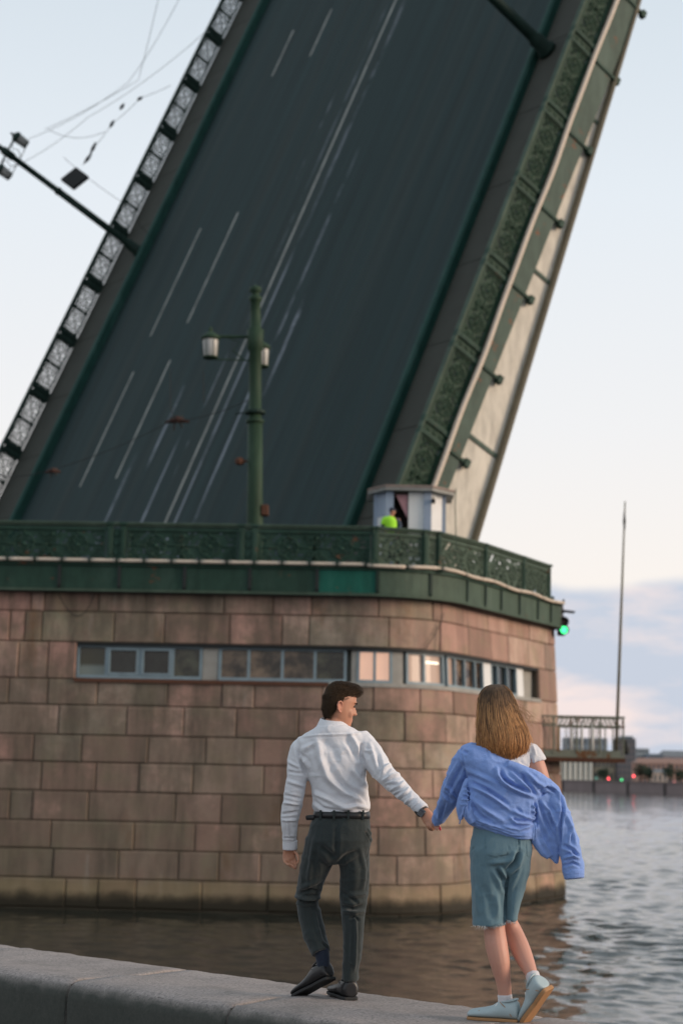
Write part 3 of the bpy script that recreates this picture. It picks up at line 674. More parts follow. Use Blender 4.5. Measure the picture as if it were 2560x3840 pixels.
railing_run(rr, [(0, 1.24-3.16+3.16*j) for j in range(-1, 13)], 1.06, painted('weathered_railing_green', (.011, .038, .021), amount=.78), M_GREEN, True, twin=.42)
handrail(rr, [(0, -4.3), (0, 40)], 1.10, M_GREENG)
rl = tag(leaf_empty('leaf_railing', WL+.05, 0, .02), 'dark openwork railing on the far left edge of the raised leaf, against the sky', 'railing')
railing_run(rl, [(0, 18.4-3.16*7+3.16*j) for j in range(0, 14)], 1.06, M_DARK, M_DARK, False, gap=.13, twin=.30)
handrail(rl, [(0, -4.0), (0, 40)], 1.10, M_DARK)

# ---------------------------------------------------------------- street lamps
def lantern(root, p, mat, L=.5):
    """frosted glass drum under a domed cap; p = centre of the glass, cap towards +z"""
    x, y, z = p
    g = G(); g.lathe([(.15, -L/2), (.185, -L/2+.03), (.215, L/2-.05), (.215, L/2)], 14, (x, y, z)); a = g.build('lantern_glass', M_LANT, root, True)
    g = G(); h = L/2; g.lathe([(.235, h), (.27, h+.03), (.27, h+.07), (.22, h+.13), (.13, h+.20), (.07, h+.22), (.05, h+.28), (.065, h+.31), (.03, h+.36), (0, h+.40)], 14, (x, y, z)); g.build('lantern_cap', mat, a, True)
    g = G(); g.lathe([(.19, -h-.03), (.215, -h-.01), (.215, -h+.02), (.19, -h+.03)], 14, (x, y, z))
    for k in range(6):
        an = k*pi/3; g.tube([(x+.20*cos(an), y+.20*sin(an), z-h), (x+.228*cos(an), y+.228*sin(an), z+h)], .010, 4)
    g.build('lantern_cage', mat, a)
def street_lamp(root, Hh, arms, r, mat, top=1.3):
    g = G(); g.lathe([(r*1.9, 0), (r*1.9, .15), (r*1.5, .22), (r*1.45, .7), (r*1.15, .8), (r*1.08, 1.0), (r, Hh*.3), (r*.97, Hh*.62)], 14); g.build('lower_shaft', mat, root, True)
    g = G(); g.lathe([(r*.97, Hh*.62), (r*1.15, Hh*.622), (r*1.15, Hh*.635), (r*.82, Hh*.64), (r*.8, Hh-.35), (r*1.05, Hh-.3), (r*1.1, Hh+.25), (r*.75, Hh+.3), (r*.6, Hh+top-.35), (r*.85, Hh+top-.32), (r*.85, Hh+top-.22), (r*.5, Hh+top-.2), (r*.5, Hh+top-.1), (r*.8, Hh+top-.06), (r*.75, Hh+top+.06), (r*.3, Hh+top+.1), (0, Hh+top+.16)], 14); g.build('upper_shaft', mat, root, True)
    for dx, dy in arms:
        g = G(); L = sqrt(dx*dx+dy*dy); g.tube([(0, 0, Hh+.05), (dx, dy, Hh+.05)], .045, 6); g.tube([(0, 0, Hh-.62), (dx*.8, dy*.8, Hh-.6), (dx, dy, Hh-.6)], .022, 5)
        g.tube([(dx*.25, dy*.25, Hh-.6), (dx*.5, dy*.5, Hh-.35), (dx*.35, dy*.35, Hh-.1), (dx*.6, dy*.6, Hh+.02)], .02, 5); g.build('arm', mat, root)
        lantern(root, (dx, dy, Hh-.30), mat)
b = at_y(955, 2115, 46.3); t_ = at_y(958, 1085, 46.3); ax = (t_-b)/np.linalg.norm(t_-b)
q = Vector(ax).to_track_quat('Z', 'Y').to_matrix().to_4x4(); q = Matrix.Rotation(0, 4, 'Z') @ Matrix.Identity(4)
rot = Vector((0, 0, 1)).rotation_difference(Vector(ax)).to_matrix().to_4x4()
lamp0 = tag(empty('street_lamp', mtx=Matrix.Translation(Vector(b)) @ rot), 'thick green iron lamp post with frosted lanterns standing behind the pier railing', 'lamp post', 'bridge lamp posts')
street_lamp(lamp0, 6.32, [(-1.24, -.1), (.12, 1.0)], .215, M_POST, 1.42)
g = G(); g.box((.18, -.18, 1.32), (.38, .10, 1.62)); g.box((.14, -.12, 1.36), (.2, .04, 1.58)); g.build('junction_box', M_RUST, lamp0, bevel=.02)
g = G(); g.lathe([(.10, 0), (.13, .05), (.13, .15), (.06, .2)], 8, (-.42, -.05, 2.75)); g.tube([(-.42, -.05, 2.85), (0, 0, 2.85)], .03, 5); g.build('wire_bracket', M_RUST, lamp0)
g = G(); g.lathe([(.27, 4.18), (.29, 4.2), (.29, 4.26), (.27, 4.28)], 14); g.tube([(-.25, 0, 4.22), (-.55, -.05, 4.18)], .02, 5); g.build('clamp_band', M_DARK, lamp0)
lampL = tag(leaf_empty('street_lamp', -29.28, 16.96, .1), 'dark lamp post with two lanterns jutting out past the left edge of the raised leaf', 'lamp post', 'bridge lamp posts')
street_lamp(lampL, 7.75, [(0, .95), (.1, -.95)], .17, M_DARK)
lampR = tag(leaf_empty('street_lamp', -2.53, 18.32, .1), 'dark lamp post leaning out of the top of the picture from the leaf\'s right walkway', 'lamp post', 'bridge lamp posts')
street_lamp(lampR, 7.75, [(0, .95), (.1, -.95)], .19, M_DARK)

# ---------------------------------------------------------------- overhead wires and their fittings
def wire(name, label, pts, r=.012, n=14, sag=.25):
    g = G(); P = [np.array(p) for p in pts]; L = []
    for a, b in zip(P[:-1], P[1:]):
        for t in np.linspace(0, 1, n): q = a*(1-t)+b*t; q = q - np.array([0, 0, sag*4*t*(1-t)]); L.append(q)
    L2 = [L[0]] + [q for p, q in zip(L[:-1], L[1:]) if np.linalg.norm(q-p) > 1e-4]
    o = P[0]; ob_ = g.tube(L2, r, 4).build(name, M_BLACK, None, True, off=o); ob_.location = o; return tag(ob_, label, 'wire', 'overhead tram wires')
D1 = 76.0; M_DRUST = plain('dark_rust', (.045, .020, .014), .85, var=.5)
wire('overhead_wire', 'thin wire slanting up to the left railing of the leaf', [at_y(20, 640, D1), at_y(330, 440, D1), at_y(770, 120, D1)])
wire('overhead_wire', 'faint wire crossing the sky high at the upper left', [at_y(110, 520, D1+2), at_y(480, 310, D1+2), at_y(680, -20, D1+2)])
wire('overhead_wire', 'faint wire close above the slanting one beside the leaf railing', [at_y(170, 485, D1+1), at_y(520, 300, D1+1), at_y(600, -30, D1+1)], sag=.1)
wire('overhead_wire', 'short sagging wire between two fittings left of the leaf', [at_y(185, 487, D1), at_y(395, 493, D1)], sag=.35)
wire('overhead_wire', 'knotted wire rising from the hanging black box to the leaf railing', [at_y(310, 620, D1), at_y(340, 570, D1), at_y(420, 465, D1), at_y(530, 365, D1), at_y(640, 320, D1)], sag=.05)
fit = tag(empty('wire_fitting', at_y(330, 590, D1)), 'black insulator fitting on the knotted wire above the hanging box', 'wire fitting'); o = at_y(330, 590, D1)
for x, y, a, b in ((330, 595, -14, 18), (350, 555, -10, 22), (420, 465, -8, 14), (458, 400, -8, 12), (525, 370, -10, 6)):
    g = G(); g.tube([at_y(x+a, y+b, D1), at_y(x, y, D1-.05), at_y(x-a, y-b, D1)], [.03, .09, .03], 6); g.build('insulator', M_BLACK, fit, off=o)
o = at_y(282, 670, D1-.5); g = G(); A = (at_y(326, 664, D1-.5)-at_y(240, 672, D1-.5))/2; B = (at_y(286, 636, D1-.5)-at_y(278, 702, D1-.5))/2
g.obox(o, A*.62+B*.62, (0, .16, 0), -A*.62+B*.62); hb = g.build('hanging_box', M_BLACK, None, off=o, bevel=.03); hb.location = o; tag(hb, 'black square box hanging from wires beside the leaf\'s left lamp post', 'box')
wire('overhead_wire', 'stay wire running down from the left lamp to the leaf edge', [at_y(240, 590, D1), at_y(480, 770, D1+1), at_y(560, 880, D1+1.5)], sag=.12)
wire('overhead_wire', 'span wire sagging across the roadway left of the pier lamp', [at_y(-60, 1775, 47), at_y(180, 1765, 47), at_y(640, 1580, 46.8), at_y(930, 1500, 46.5)], sag=.12)
wire('overhead_wire', 'wire hanging below the lantern of the pier lamp', [at_y(762, 1390, 46.4), at_y(765, 1510, 46.4)], sag=0)
wire('overhead_wire', 'thin wire looping from the lantern to the rusty fitting', [at_y(640, 1380, 46.6), at_y(640, 1520, 46.7), at_y(665, 1580, 46.8)], sag=.1)
for nm, lb, x, y, s_ in (('wire_fitting', 'rust-red spreader fitting on the span wire left of the pier lamp', 665, 1580, 1.0), ('wire_fitting', 'small rust-red fitting on the span wire near the left kerb', 200, 1768, .62)):
    o = at_y(x, y, 46.9); w_ = tag(empty(nm, o), lb, 'wire fitting')
    g = G(); g.tube([at_y(x-45*s_, y+4, 46.9), at_y(x, y-8*s_, 46.8), at_y(x+45*s_, y+2, 46.9)], [.03, .09*s_+.02, .03], 6); g.build('spreader', M_DRUST, w_, off=o)
    g = G(); g.tube([at_y(x-25*s_, y-14*s_, 46.9), at_y(x-10*s_, y+4, 46.85), at_y(x-14*s_, y+34*s_, 46.9)], .035, 5); g.tube([at_y(x+20*s_, y-22*s_, 46.9), at_y(x+8*s_, y+2, 46.85), at_y(x+20*s_, y+24*s_, 46.9)], .03, 5); g.build('hanger', M_BLACK, w_, off=o)

# ---------------------------------------------------------------- control cabin on the pier
o = np.array([1.9, 47.2, 9.05]); cab = tag(empty('control_cabin', o), 'small white bridge-keeper cabin with blue corner posts and a flat rusty roof', 'cabin')
cp = [(-.92, .55), (-.56, 0), (.50, 0), (.98, .62), (.98, 1.7), (-.92, 1.7)]; HZ = 2.42
def wallseg(a, b, z0, z1, name, mat, th=.07, par=cab, push=0):
    a, b = np.array(a, float), np.array(b, float); d = (b-a)/np.linalg.norm(b-a); n_ = np.array([d[1], -d[0]])
    g = G(); vs = []
    for z in (z0, z1):
        for p, q in ((a, push), (b, push), (b, push-th), (a, push-th)): r_ = p + n_*q; vs.append((r_[0], r_[1], z))
    g.add(vs, [(0,1,2,3), (4,5,6,7), (0,1,5,4), (1,2,6,5), (2,3,7,6), (3,0,4,7)]); return g.build(name, mat, par)
def lerp(a, b, t): return (a[0]*(1-t)+b[0]*t, a[1]*(1-t)+b[1]*t)
wallseg(cp[0], cp[1], 0, 1.75, 'side_panel', M_WHITE); wallseg(cp[0], cp[1], 1.75, HZ, 'upper_panel', M_BLUEG, push=.01)
wallseg(lerp(cp[1], cp[2], .50), cp[2], 0, HZ, 'door', M_WHITE, push=.0)
g = G(); q = lerp(cp[1], cp[2], .56); g.obox((q[0], q[1]-.05, .95), (.012, 0, 0), (0, .03, 0), (0, 0, .09)); g.build('door_handle', M_BLACK, cab)
wallseg(cp[1], lerp(cp[1], cp[2], .50), 0, HZ, 'interior', plain('dark_interior', (.02, .014, .012), .9), th=.03, push=-.55)
q0, q1 = lerp(cp[1], cp[2], .16), lerp(cp[1], cp[2], .48)
g = G(); g.add([(q0[0], .02, HZ-.08), (q1[0], .02, HZ-.08), (q1[0], .03, HZ-.75)], [(0, 1, 2)]); g.add([(q0[0], .05, HZ-.08), (q1[0], .05, HZ-.08), (q1[0], .05, HZ-.75)], [(2, 1, 0)]); g.build('curtain', plain('pink_curtain', (.36, .20, .22), .9), cab)
g = G(); g.box((q0[0]+.05, .2, .75), (q1[0]-.02, .35, 1.25)); g.build('counter', M_RUST, cab)
wallseg(cp[2], cp[3], 0, HZ, 'side_panel', M_WHITE); wallseg(cp[3], cp[4], 0, HZ, 'side_panel', M_WHITE); wallseg(cp[4], cp[5], 0, HZ, 'rear_panel', M_BLUEG); wallseg(cp[5], cp[0], 0, HZ, 'side_panel', M_WHITE)
for p in (cp[0], cp[1], cp[2], cp[3]):
    w_ = .11 if p in (cp[1], cp[2]) else .07
    g = G(); g.box((p[0]-w_, p[1]-.05, 0), (p[0]+w_, p[1]+.09, HZ+.01)); g.build('corner_post', M_BLUEG, cab)
g = G(); rp = [(-1.15, .55), (-.68, -.25), (.62, -.25), (1.28, .5), (1.28, 1.95), (-1.15, 1.95)]; g.prism(rp, HZ+.012, HZ+.10); ro_ = g.build('roof', plain('grey_roof_board', (.30, .30, .28), .8, var=.4), cab)
g = G(); rp2 = [(x*1.02, y+(-.03 if y < 1 else .03)) for x, y in rp]; g.prism(rp2, HZ+.10, HZ+.155); g.build('roof_sheet', plain('rust_streaked_roof', (.26, .20, .17), .85, var=.5, scale=7), ro_)
g = G(); g.obox((.66, -.02, HZ-.25), (.05, 0, 0), (0, .12, 0), (0, 0, .05)); g.tube([(.66, .1, HZ-.25), (.66, .12, HZ-.1)], .02, 5); g.build('camera_bracket', M_BLACK, cab)
pl = tag(G().tube([at_y(1708, 1832, 46.2), at_y(1706, 1900, 46.2), at_y(1709, 2060, 46.0), at_y(1712, 2130, 45.9)], .014, 5).build('drain_pipe', M_GREENG, None, True, off=at_y(1708, 2060, 46)), 'thin grey pipe rising beside the cabin to its roof', 'pipe'); pl.location = at_y(1708, 2060, 46)

# ---------------------------------------------------------------- signal light, platform and mast at the pier's right end
o = at_y(2104, 2345, 54.0); sl = tag(empty('signal_light', o), 'black navigation signal with a lit green lamp on the end of the pier', 'signal light')
sc_ = 52.3/F_PX
g = G(); g.box((-.13, -.12, -.33), (.11, .14, .28)); g.build('housing', M_BLACK, sl, bevel=.03)
g = G(); g.lathe([(.125, 0), (.12, .02), (.08, .05), (0, .06)], 14, (.045, -.125, -.155), (.15, -1, 0)); g.build('green_lens', lamp('green_signal_lamp', (.06, 1, .28), 2.6, (.02, .3, .08)), sl, True)
g = G(); g.lathe([(.12, 0), (.11, .02), (0, .04)], 14, (.03, -.125, .10), (.1, -1, 0)); g.build('dark_lens', plain('unlit_lens', (.10, .06, .05), .3), sl, True)
for z in (-.155, .10):
    g = G(); g.lathe([(.15, 0), (.15, .16), (.135, .16), (.135, 0)], 14, (.04, -.12, z), (.1, -1, 0)); g.build('visor', M_BLACK, sl)
g = G(); g.obox((.06, 0, .46), (.34, 0, -.04), (0, .2, 0), (.003, 0, .02)); g.obox((-.2, .0, .36), (.1, 0, 0), (0, .1, 0), (0, 0, .06)); g.tube([(-.02, 0, .28), (-.05, 0, .46)], .03, 5); g.tube([(-.3, .1, .3), (.1, 0, .42)], .02, 5); g.build('bracket', M_BLACK, sl)

o = np.array([6.35, 53.2, 4.30]); plat = tag(empty('service_platform', o), 'rusty steel service platform with lattice railing at the pier\'s right end', 'platform')
x0, x1, y0, y1 = -.45, 2.45, -.5, .9; M_PLAT = painted('grey_steel_paint', (.20, .215, .17), rust=(.15, .07, .03), amount=.55)
g = G(); g.box((x0, y0, -.03), (x1, y1, .05)); g.build('deck_plate', M_PLAT, plat)
for y in (y0, y1):
    g = G(); g.box((x0, y-.04, -.16), (x1+.02, y+.04, -.032)); g.build('edge_beam', M_RUST, plat)
for x in (.3, 1.1, 1.9):
    g = G(); g.box((x-.04, y0+.05, -.15), (x+.04, y1-.05, -.035)); g.build('cross_beam', M_DARK, plat)
for y in (y0+.03, y1-.03):
    for x in np.linspace(x0+.03, x1-.03, 5):
        g = G(); g.tube([(x, y, .05), (x, y, 1.22)], .03, 6); g.build('railing_post', M_PLAT, plat)
    for z in (1.22, .93):
        g = G(); g.tube([(x0, y, z), (x1, y, z)], .028, 6); g.build('rail', M_PLAT, plat)
    g = G()
    for k in range(22):
        a = x0 + (x1-x0)*k/22; b = a + (x1-x0)/22; g.tube([(a, y, .94), (b, y, 1.21)], .010, 4); g.tube([(b, y, .94), (a, y, 1.21)], .010, 4)
    for k in range(12):
        a = x0 + (x1-x0)*(k+.5)/12; g.tube([(a, y, .05), (a, y, .94)], .011, 4)
    g.build('lattice', M_PLAT, plat)
for z in (1.22, .93, .5):
    g = G(); g.tube([(x1, y0, z), (x1, y1, z)], .024, 6); g.build('rail', M_PLAT, plat)
g = G(); g.box((x0+.1, y0+.02, .05), (x1-.1, y0+.035, .20)); g.build('toe_board', M_PLAT, plat)
for k, (x, h) in enumerate(((.92, .95), (1.25, 1.1), (1.58, 1.12))):
    g = G(); g.tube([(x, .25, .05), (x, .25, h)], .045, 8); g.tube([(x, .25, h-.06), (x+.08, .15, h+.04)], .03, 6); g.build('mooring_tube', M_WHITE, plat, True)
g = G(); g.tube([(.55, .3, .05), (.55, .3, .9)], .035, 6); g.build('mooring_tube', plain('ochre_paint', (.40, .25, .10)), plat, True)
mb, mt_ = at_y(2308, 2838, 53.0), at_y(2342, 1880, 53.0); ms = tag(empty('signal_mast', mb), 'tall thin rusty mast rising from the end of the service platform', 'mast')
g = G(); g.tube([mb, mb+(mt_-mb)*.5, mt_], [.055, .045, .022], 7); g.build('pole', plain('mast_paint', (.16, .145, .10), .7, var=.4), ms, True, off=mb)
g = G(); q = mb+(mt_-mb)*.92; g.tube([q-(0, 0, .3), q, q+(0, 0, .3)], [.02, .05, .02], 7); g.build('masthead_fitting', M_BLACK, ms, off=mb)
g = G(); q = at_y(2346, 2805, 53); g.lathe([(.02, -.2), (.10, -.15), (.12, 0), (.06, .12), (.03, .25)], 8, q); g.tube([q+(0, 0, .2), at_y(2330, 2770, 53)], .02, 5); g.build('bell', M_BLACK, ms, off=mb)

# ---------------------------------------------------------------- far embankment
qa, qb = np.array([30., 720.]), np.array([150., 320.])
fq = tag(G().prism([tuple(qa), tuple(qb), (qb[0]+200, qb[1]+150), (qa[0]+200, qa[1]+150)], -1, 3.1).build('far_quay', plain('far_quay_granite', (.24, .19, .185), .9, var=.25, scale=.2)), 'long low granite quay wall on the far bank of the river', 'quay wall')
d_ = (qb-qa)/np.linalg.norm(qb-qa); n_ = np.array([d_[1], -d_[0]])
g = G()
q = [qa - n_*.0, qb]; g.prism([tuple(qa - (.25, .1)), tuple(qb - (.25, .1)), tuple(qb+(1.0, .3)), tuple(qa+(1.0, .3))], 3.1, 3.5); g.build('quay_coping', plain('quay_coping_stone', (.20, .165, .155), .9), fq)
for k in range(12):
    p = qa + d_*(60+k*24); g = G(); g.box((p[0]-.5, p[1]-.5, -1), (p[0]+.3, p[1]+.5, 3.3)); g.build('quay_pilaster', plain('quay_joint', (.06, .05, .05)) if k == 0 else bpy.data.materials['quay_joint'], fq)
far_ground = structure(G().box((60, 330, 2.6), (700, 1500, 3.05)).build('far_bank_ground', plain('far_street', (.12, .115, .11), .9)))
far_ground.location.x = 42
def building(name, label, px0, px1, py_top, Y, depth, wall, roofm, cols=0, floors=3, wincols=6, roof=1.2, base=3.05, winm=None):
    p0, p1 = at_y(px0, py_top, Y), at_y(px1, py_top, Y); x0, x1, zt = p0[0], p1[0], p0[2]; o = ((x0+x1)/2, Y, base)
    r = tag(empty(name, o), label, 'building')
    G().box((x0, Y, base), (x1, Y+depth, zt)).build('wall', wall, r, off=o)
    if roof: 
        g = G(); g.add([(x0-.4, Y-.4, zt+.01), (x1+.4, Y-.4, zt+.01), (x1+.4, Y+depth+.4, zt+.01), (x0-.4, Y+depth+.4, zt+.01), (x0+1, Y+depth/2, zt+roof), (x1-1, Y+depth/2, zt+roof)], [(3,2,1,0), (0,1,5,4), (1,2,5), (2,3,4,5), (3,0,4)]); g.build('roof', roofm, r, off=o)
    for c_ in range(cols):
        x = x0 + (x1-x0)*(c_+.5)/cols; g = G(); g.tube([(x, Y-.7, base+.6), (x, Y-.7, zt-.8)], [.62, .54], 10); g.box((x-.8, Y-1.4, base), (x+.8, Y-.05, base+.6)); g.box((x-.8, Y-1.4, zt-.8), (x+.8, Y-.05, zt-.02)); g.build('column', M_COLW, r, off=o)
    hh = (zt-base)/floors
    for f_ in range(floors):
        for c_ in range(wincols):
            x = x0 + (x1-x0)*(c_+.5)/wincols; z = base + hh*(f_+.5); w2, h2 = (x1-x0)/wincols*.26, hh*.30
            g = G(); g.box((x-w2, Y-.06, z-h2), (x+w2, Y+.04, z+h2)); g.build('window', winm or M_FWIN, r, off=o)
    return r
M_COLW = plain('white_stucco', (.62, .62, .56), .8); M_FWIN = plain('far_window', (.07, .085, .10), .3); M_YEL = plain('ochre_stucco', (.42, .36, .26), .85)
M_BRK = plain('red_brown_brick', (.42, .25, .19), .9, var=.3, scale=.4); M_SLATE = plain('grey_roof_metal', (.16, .17, .18), .7); M_DKB = plain('blue_grey_cladding', (.20, .24, .28), .6); M_BEI = plain('beige_render', (.62, .50, .40), .85); M_TEALB = plain('teal_glass_wall', (.10, .17, .20), .4)
building('columned_hall', 'white columned hall on the far quay below the platform', 2086, 2221, 2838, 600, 14, plain('hall_grey_wall', (.20, .22, .21), .85), M_SLATE, cols=7, floors=1, wincols=7, roof=2)  # plain grey wall behind the white columns
building('ochre_house', 'low ochre house between the columned hall and the dark tower', 2223, 2312, 2842, 603, 12, M_YEL, M_SLATE, floors=2, wincols=6)
building('dark_tower', 'dark square tower block at the far quay, right of the mast', 2314, 2382, 2768, 597, 12, plain('tower_cladding', (.13, .12, .125), .7), M_SLATE, floors=7, wincols=4, roof=0)
building('glass_annex', 'teal glass block behind the top of the dark tower', 2330, 2372, 2760, 612, 10, M_TEALB, M_SLATE, floors=8, wincols=3, roof=0)
building('blue_block', 'blue-grey block seen through the platform railing', 2125, 2275, 2765, 660, 15, M_DKB, M_SLATE, floors=5, wincols=8, roof=0)
building('pale_block', 'pale grey block in the distance right of the dark tower', 2384, 2432, 2806, 650, 12, plain('pale_render', (.33, .36, .37)), M_SLATE, floors=6, wincols=4, roof=0)
building('slab_block', 'grey-blue slab block under the skyline at the right', 2432, 2486, 2826, 640, 12, M_DKB, M_SLATE, floors=5, wincols=5, roof=0)
building('brick_warehouse', 'long red-brown brick warehouse on the far quay at the right edge', 2390, 2630, 2862, 560, 12, M_BRK, plain('brown_roof', (.26, .14, .10)), floors=3, wincols=14, roof=1.8)
building('beige_house', 'beige lit house front before the brick warehouse', 2446, 2500, 2896, 540, 8, M_BEI, M_SLATE, floors=1, wincols=3, roof=1.0)
building('distant_roofs', 'distant roofs along the horizon at the right edge', 2486, 2640, 2836, 700, 15, plain('far_render', (.34, .30, .31)), M_SLATE, floors=3, wincols=9, roof=2.5)
M_LEAF = plain('dark_foliage', (.035, .055, .035), .9, var=.5, scale=.5); M_BARK = plain('bark', (.05, .04, .03), .95)
def far_tree(label, px, py_top, Y, wpx):
    p = at_y(px, py_top, Y); zt = p[2]; b = 3.05; h = zt-b; w = wpx/F_PX*Y/2; r = tag(empty('quay_tree', (p[0], Y, b)), label, 'tree', 'trees on the far quay')
    G().tube([(0, 0, 0), (.1, 0, h*.4), (0, 0, h*.8)], [.28, .2, .06], 6).build('trunk', M_BARK, r)
    g = G(); rr_ = np.random.default_rng(int(px))
    for k in range(420):
        a = rr_.normal(0, 1, 3); a /= np.linalg.norm(a); q = a*rr_.random()**.4 * np.array([w, w, h*.36]) * (1+.2*sin(5*a[0]+px)) + (0, 0, h*.62)
        e = rr_.normal(0, .28, (3, 3)); g.add([q+e[0], q+e[1], q+e[2]], [(0, 1, 2)])
    g.build('crown', M_LEAF, r)
for lb, px, py, Y, w in (('dark tree left of the brick warehouse', 2400, 2862, 545, 46), ('dark tree before the middle of the brick warehouse', 2428, 2872, 542, 40), ('dark round tree beside the beige house', 2508, 2868, 530, 50), ('small dark tree at the right edge of the far quay', 2548, 2885, 520, 44), ('dark tree at the foot of the ochre house', 2262, 2880, 590, 46)): far_tree(lb, px, py, Y, w)
def beacon(label, px, py, Y, col, s):
    p = at_y(px, py, Y); r = tag(empty('quay_light', (p[0], Y, 3.05)), label, 'signal light'); h = p[2]-3.05
    G().tube([(0, 0, 0), (0, 0, max(.3, h-.3))], .08, 6).build('pole', M_BLACK, r)
    G().lathe([(.08, -.32), (.24, -.22), (.32, 0), (.24, .22), (.08, .32)], 10, (0, 0, h)).build('lamp', lamp('beacon_' + label.split()[0], col, s), r, True)
beacon('red light glowing on the far quay below the mast', 2280, 2920, 560, (1, .03, .05), 5)
beacon('scarlet light, the rightmost glowing on the far quay', 2374, 2910, 540, (1, .03, .05), 6)
beacon('green light glowing between the two red ones on the far quay', 2329, 2924, 550, (.03, .9, .25), 2.2)
beacon('dim teal light glowing left of the red one on the far quay', 2234, 2918, 570, (.03, .5, .35), .8)
beacon('faint small red light low at the right of the far quay', 2526, 2934, 500, (1, .1, .06), 1.2)
# ---------------------------------------------------------------- people: shared modelling tools
def vnoise(p, seed=0):
    """smooth value noise for an (n,3) array, about -1..1"""
    i = np.floor(p).astype(np.int64); f = p - i; f = f*f*(3-2*f); out_ = np.zeros(len(p))
    for dx in (0, 1):
        for dy in (0, 1):
            for dz in (0, 1):
                h = (i[:, 0]+dx)*374761393 + (i[:, 1]+dy)*668265263 + (i[:, 2]+dz)*2147483647 + seed*974634777
                h = (h ^ (h >> 13)) * 1274126177 & 0x7fffffff; h = (h ^ (h >> 16)) & 0xffff
                w = (f[:, 0] if dx else 1-f[:, 0])*(f[:, 1] if dy else 1-f[:, 1])*(f[:, 2] if dz else 1-f[:, 2]); out_ += w*(h/32767.5-1)
    return out_
def ring(c, u, v, n=20, e=2.0):
    c, u, v = (np.array(q, float) for q in (c, u, v)); r = []
    for k in range(n):
        a = 2*pi*k/n; ca, sa = cos(a), sin(a); r.append(c + u*math.copysign(abs(ca)**(2/e), ca) + v*math.copysign(abs(sa)**(2/e), sa))
    return r
def rings_to(g, rings):
    n = len(rings[0]); b = len(g.v); g.grid(rings, close=True)
    g.f.append(tuple(b+k for k in range(n))[::-1]); g.f.append(tuple(b+(len(rings)-1)*n+k for k in range(n))); return g
class Fig:
    """a figure measured off at a standing depth Y0 (metres in front of the camera)"""
    def __init__(s, Y0): s.Y0 = Y0; s.k = Y0/F_PX
    def P(s, x, y, dy=0.0): return at_y(x, y, s.Y0+dy)
    def body(s, g, rows, e=2.3):        # rows (y, x_left, x_right, dy, half depth)
        rr_ = []
        for y, xl, xr, dy, hd in rows:
            a, b = s.P(xl, y, dy), s.P(xr, y, dy); rr_.append(ring((a+b)/2, (b-a)/2, (0, hd, 0), 28, e))
        return rings_to(g, rr_)
    def limb(s, g, pts, e=2.0, sub=3):  # pts (x, y, dy, half width px, half depth m)
        A = np.array([[*s.P(x, y, dy), w*s.k, d] for x, y, dy, w, d in pts])
        if len(A) > 2 and sub > 1:      # Catmull-Rom through the stations
            B = []
            for i in range(len(A)-1):
                p0, p1, p2, p3 = A[max(i-1, 0)], A[i], A[i+1], A[min(i+2, len(A)-1)]
                for t in np.linspace(0, 1, sub, endpoint=False): B.append(.5*((2*p1)+(p2-p0)*t+(2*p0-5*p1+4*p2-p3)*t*t+(3*p1-p0-3*p2+p3)*t**3))
            A = np.array(B + [A[-1]])
        rr_ = []
        for i in range(len(A)):
            t = A[min(i+1, len(A)-1), :3] - A[max(i-1, 0), :3]; t /= np.linalg.norm(t)
            u = np.cross(t, (0, 1, 0)); u /= np.linalg.norm(u); v = np.cross(u, t); rr_.append(ring(A[i, :3], u*A[i, 3], v*A[i, 4], 16, e))
        return rings_to(g, rr_)
def ellipsoid(g, c, ax, n=12):
    c = np.array(c, float); ax = [np.array(a, float) for a in ax]; rr_ = []
    for i in range(1, n):
        th = pi*i/n; rr_.append(ring(c - ax[2]*cos(th), ax[0]*sin(th), ax[1]*sin(th), 16))
    return rings_to(g, rr_)
def fuse(g, voxel, it=4, fac=.5):
    """melt overlapping closed forms into one skin"""
    me = bpy.data.meshes.new('tmp'); me.from_pydata(g.v, [], g.f); me.update()
    bm = bmesh.new(); bm.from_mesh(me); bmesh.ops.recalc_face_normals(bm, faces=bm.faces); bm.to_mesh(me); bm.free()
    o = bpy.data.objects.new('tmp', me); COL.objects.link(o)
    r = o.modifiers.new('r', 'REMESH'); r.mode = 'VOXEL'; r.voxel_size = voxel; r.use_smooth_shade = True
    q = o.modifiers.new('s', 'SMOOTH'); q.iterations = it; q.factor = fac
    dg = bpy.context.evaluated_depsgraph_get(); out_ = bpy.data.meshes.new_from_object(o.evaluated_get(dg)); bpy.data.objects.remove(o); bpy.data.meshes.remove(me)
    out_.materials.clear(); return out_
def verts_of(me):
    n = len(me.vertices); co = np.empty(n*3); me.vertices.foreach_get('co', co); no = np.empty(n*3); me.vertex_normals.foreach_get('vector', no); return co.reshape(-1, 3), no.reshape(-1, 3)
def pixels(co):
    v = co-EYE; k = v @ FWD; return np.stack([1280 + F_PX*(v @ RGT)/k, 1920 - F_PX*(v @ UPV)/k], -1)
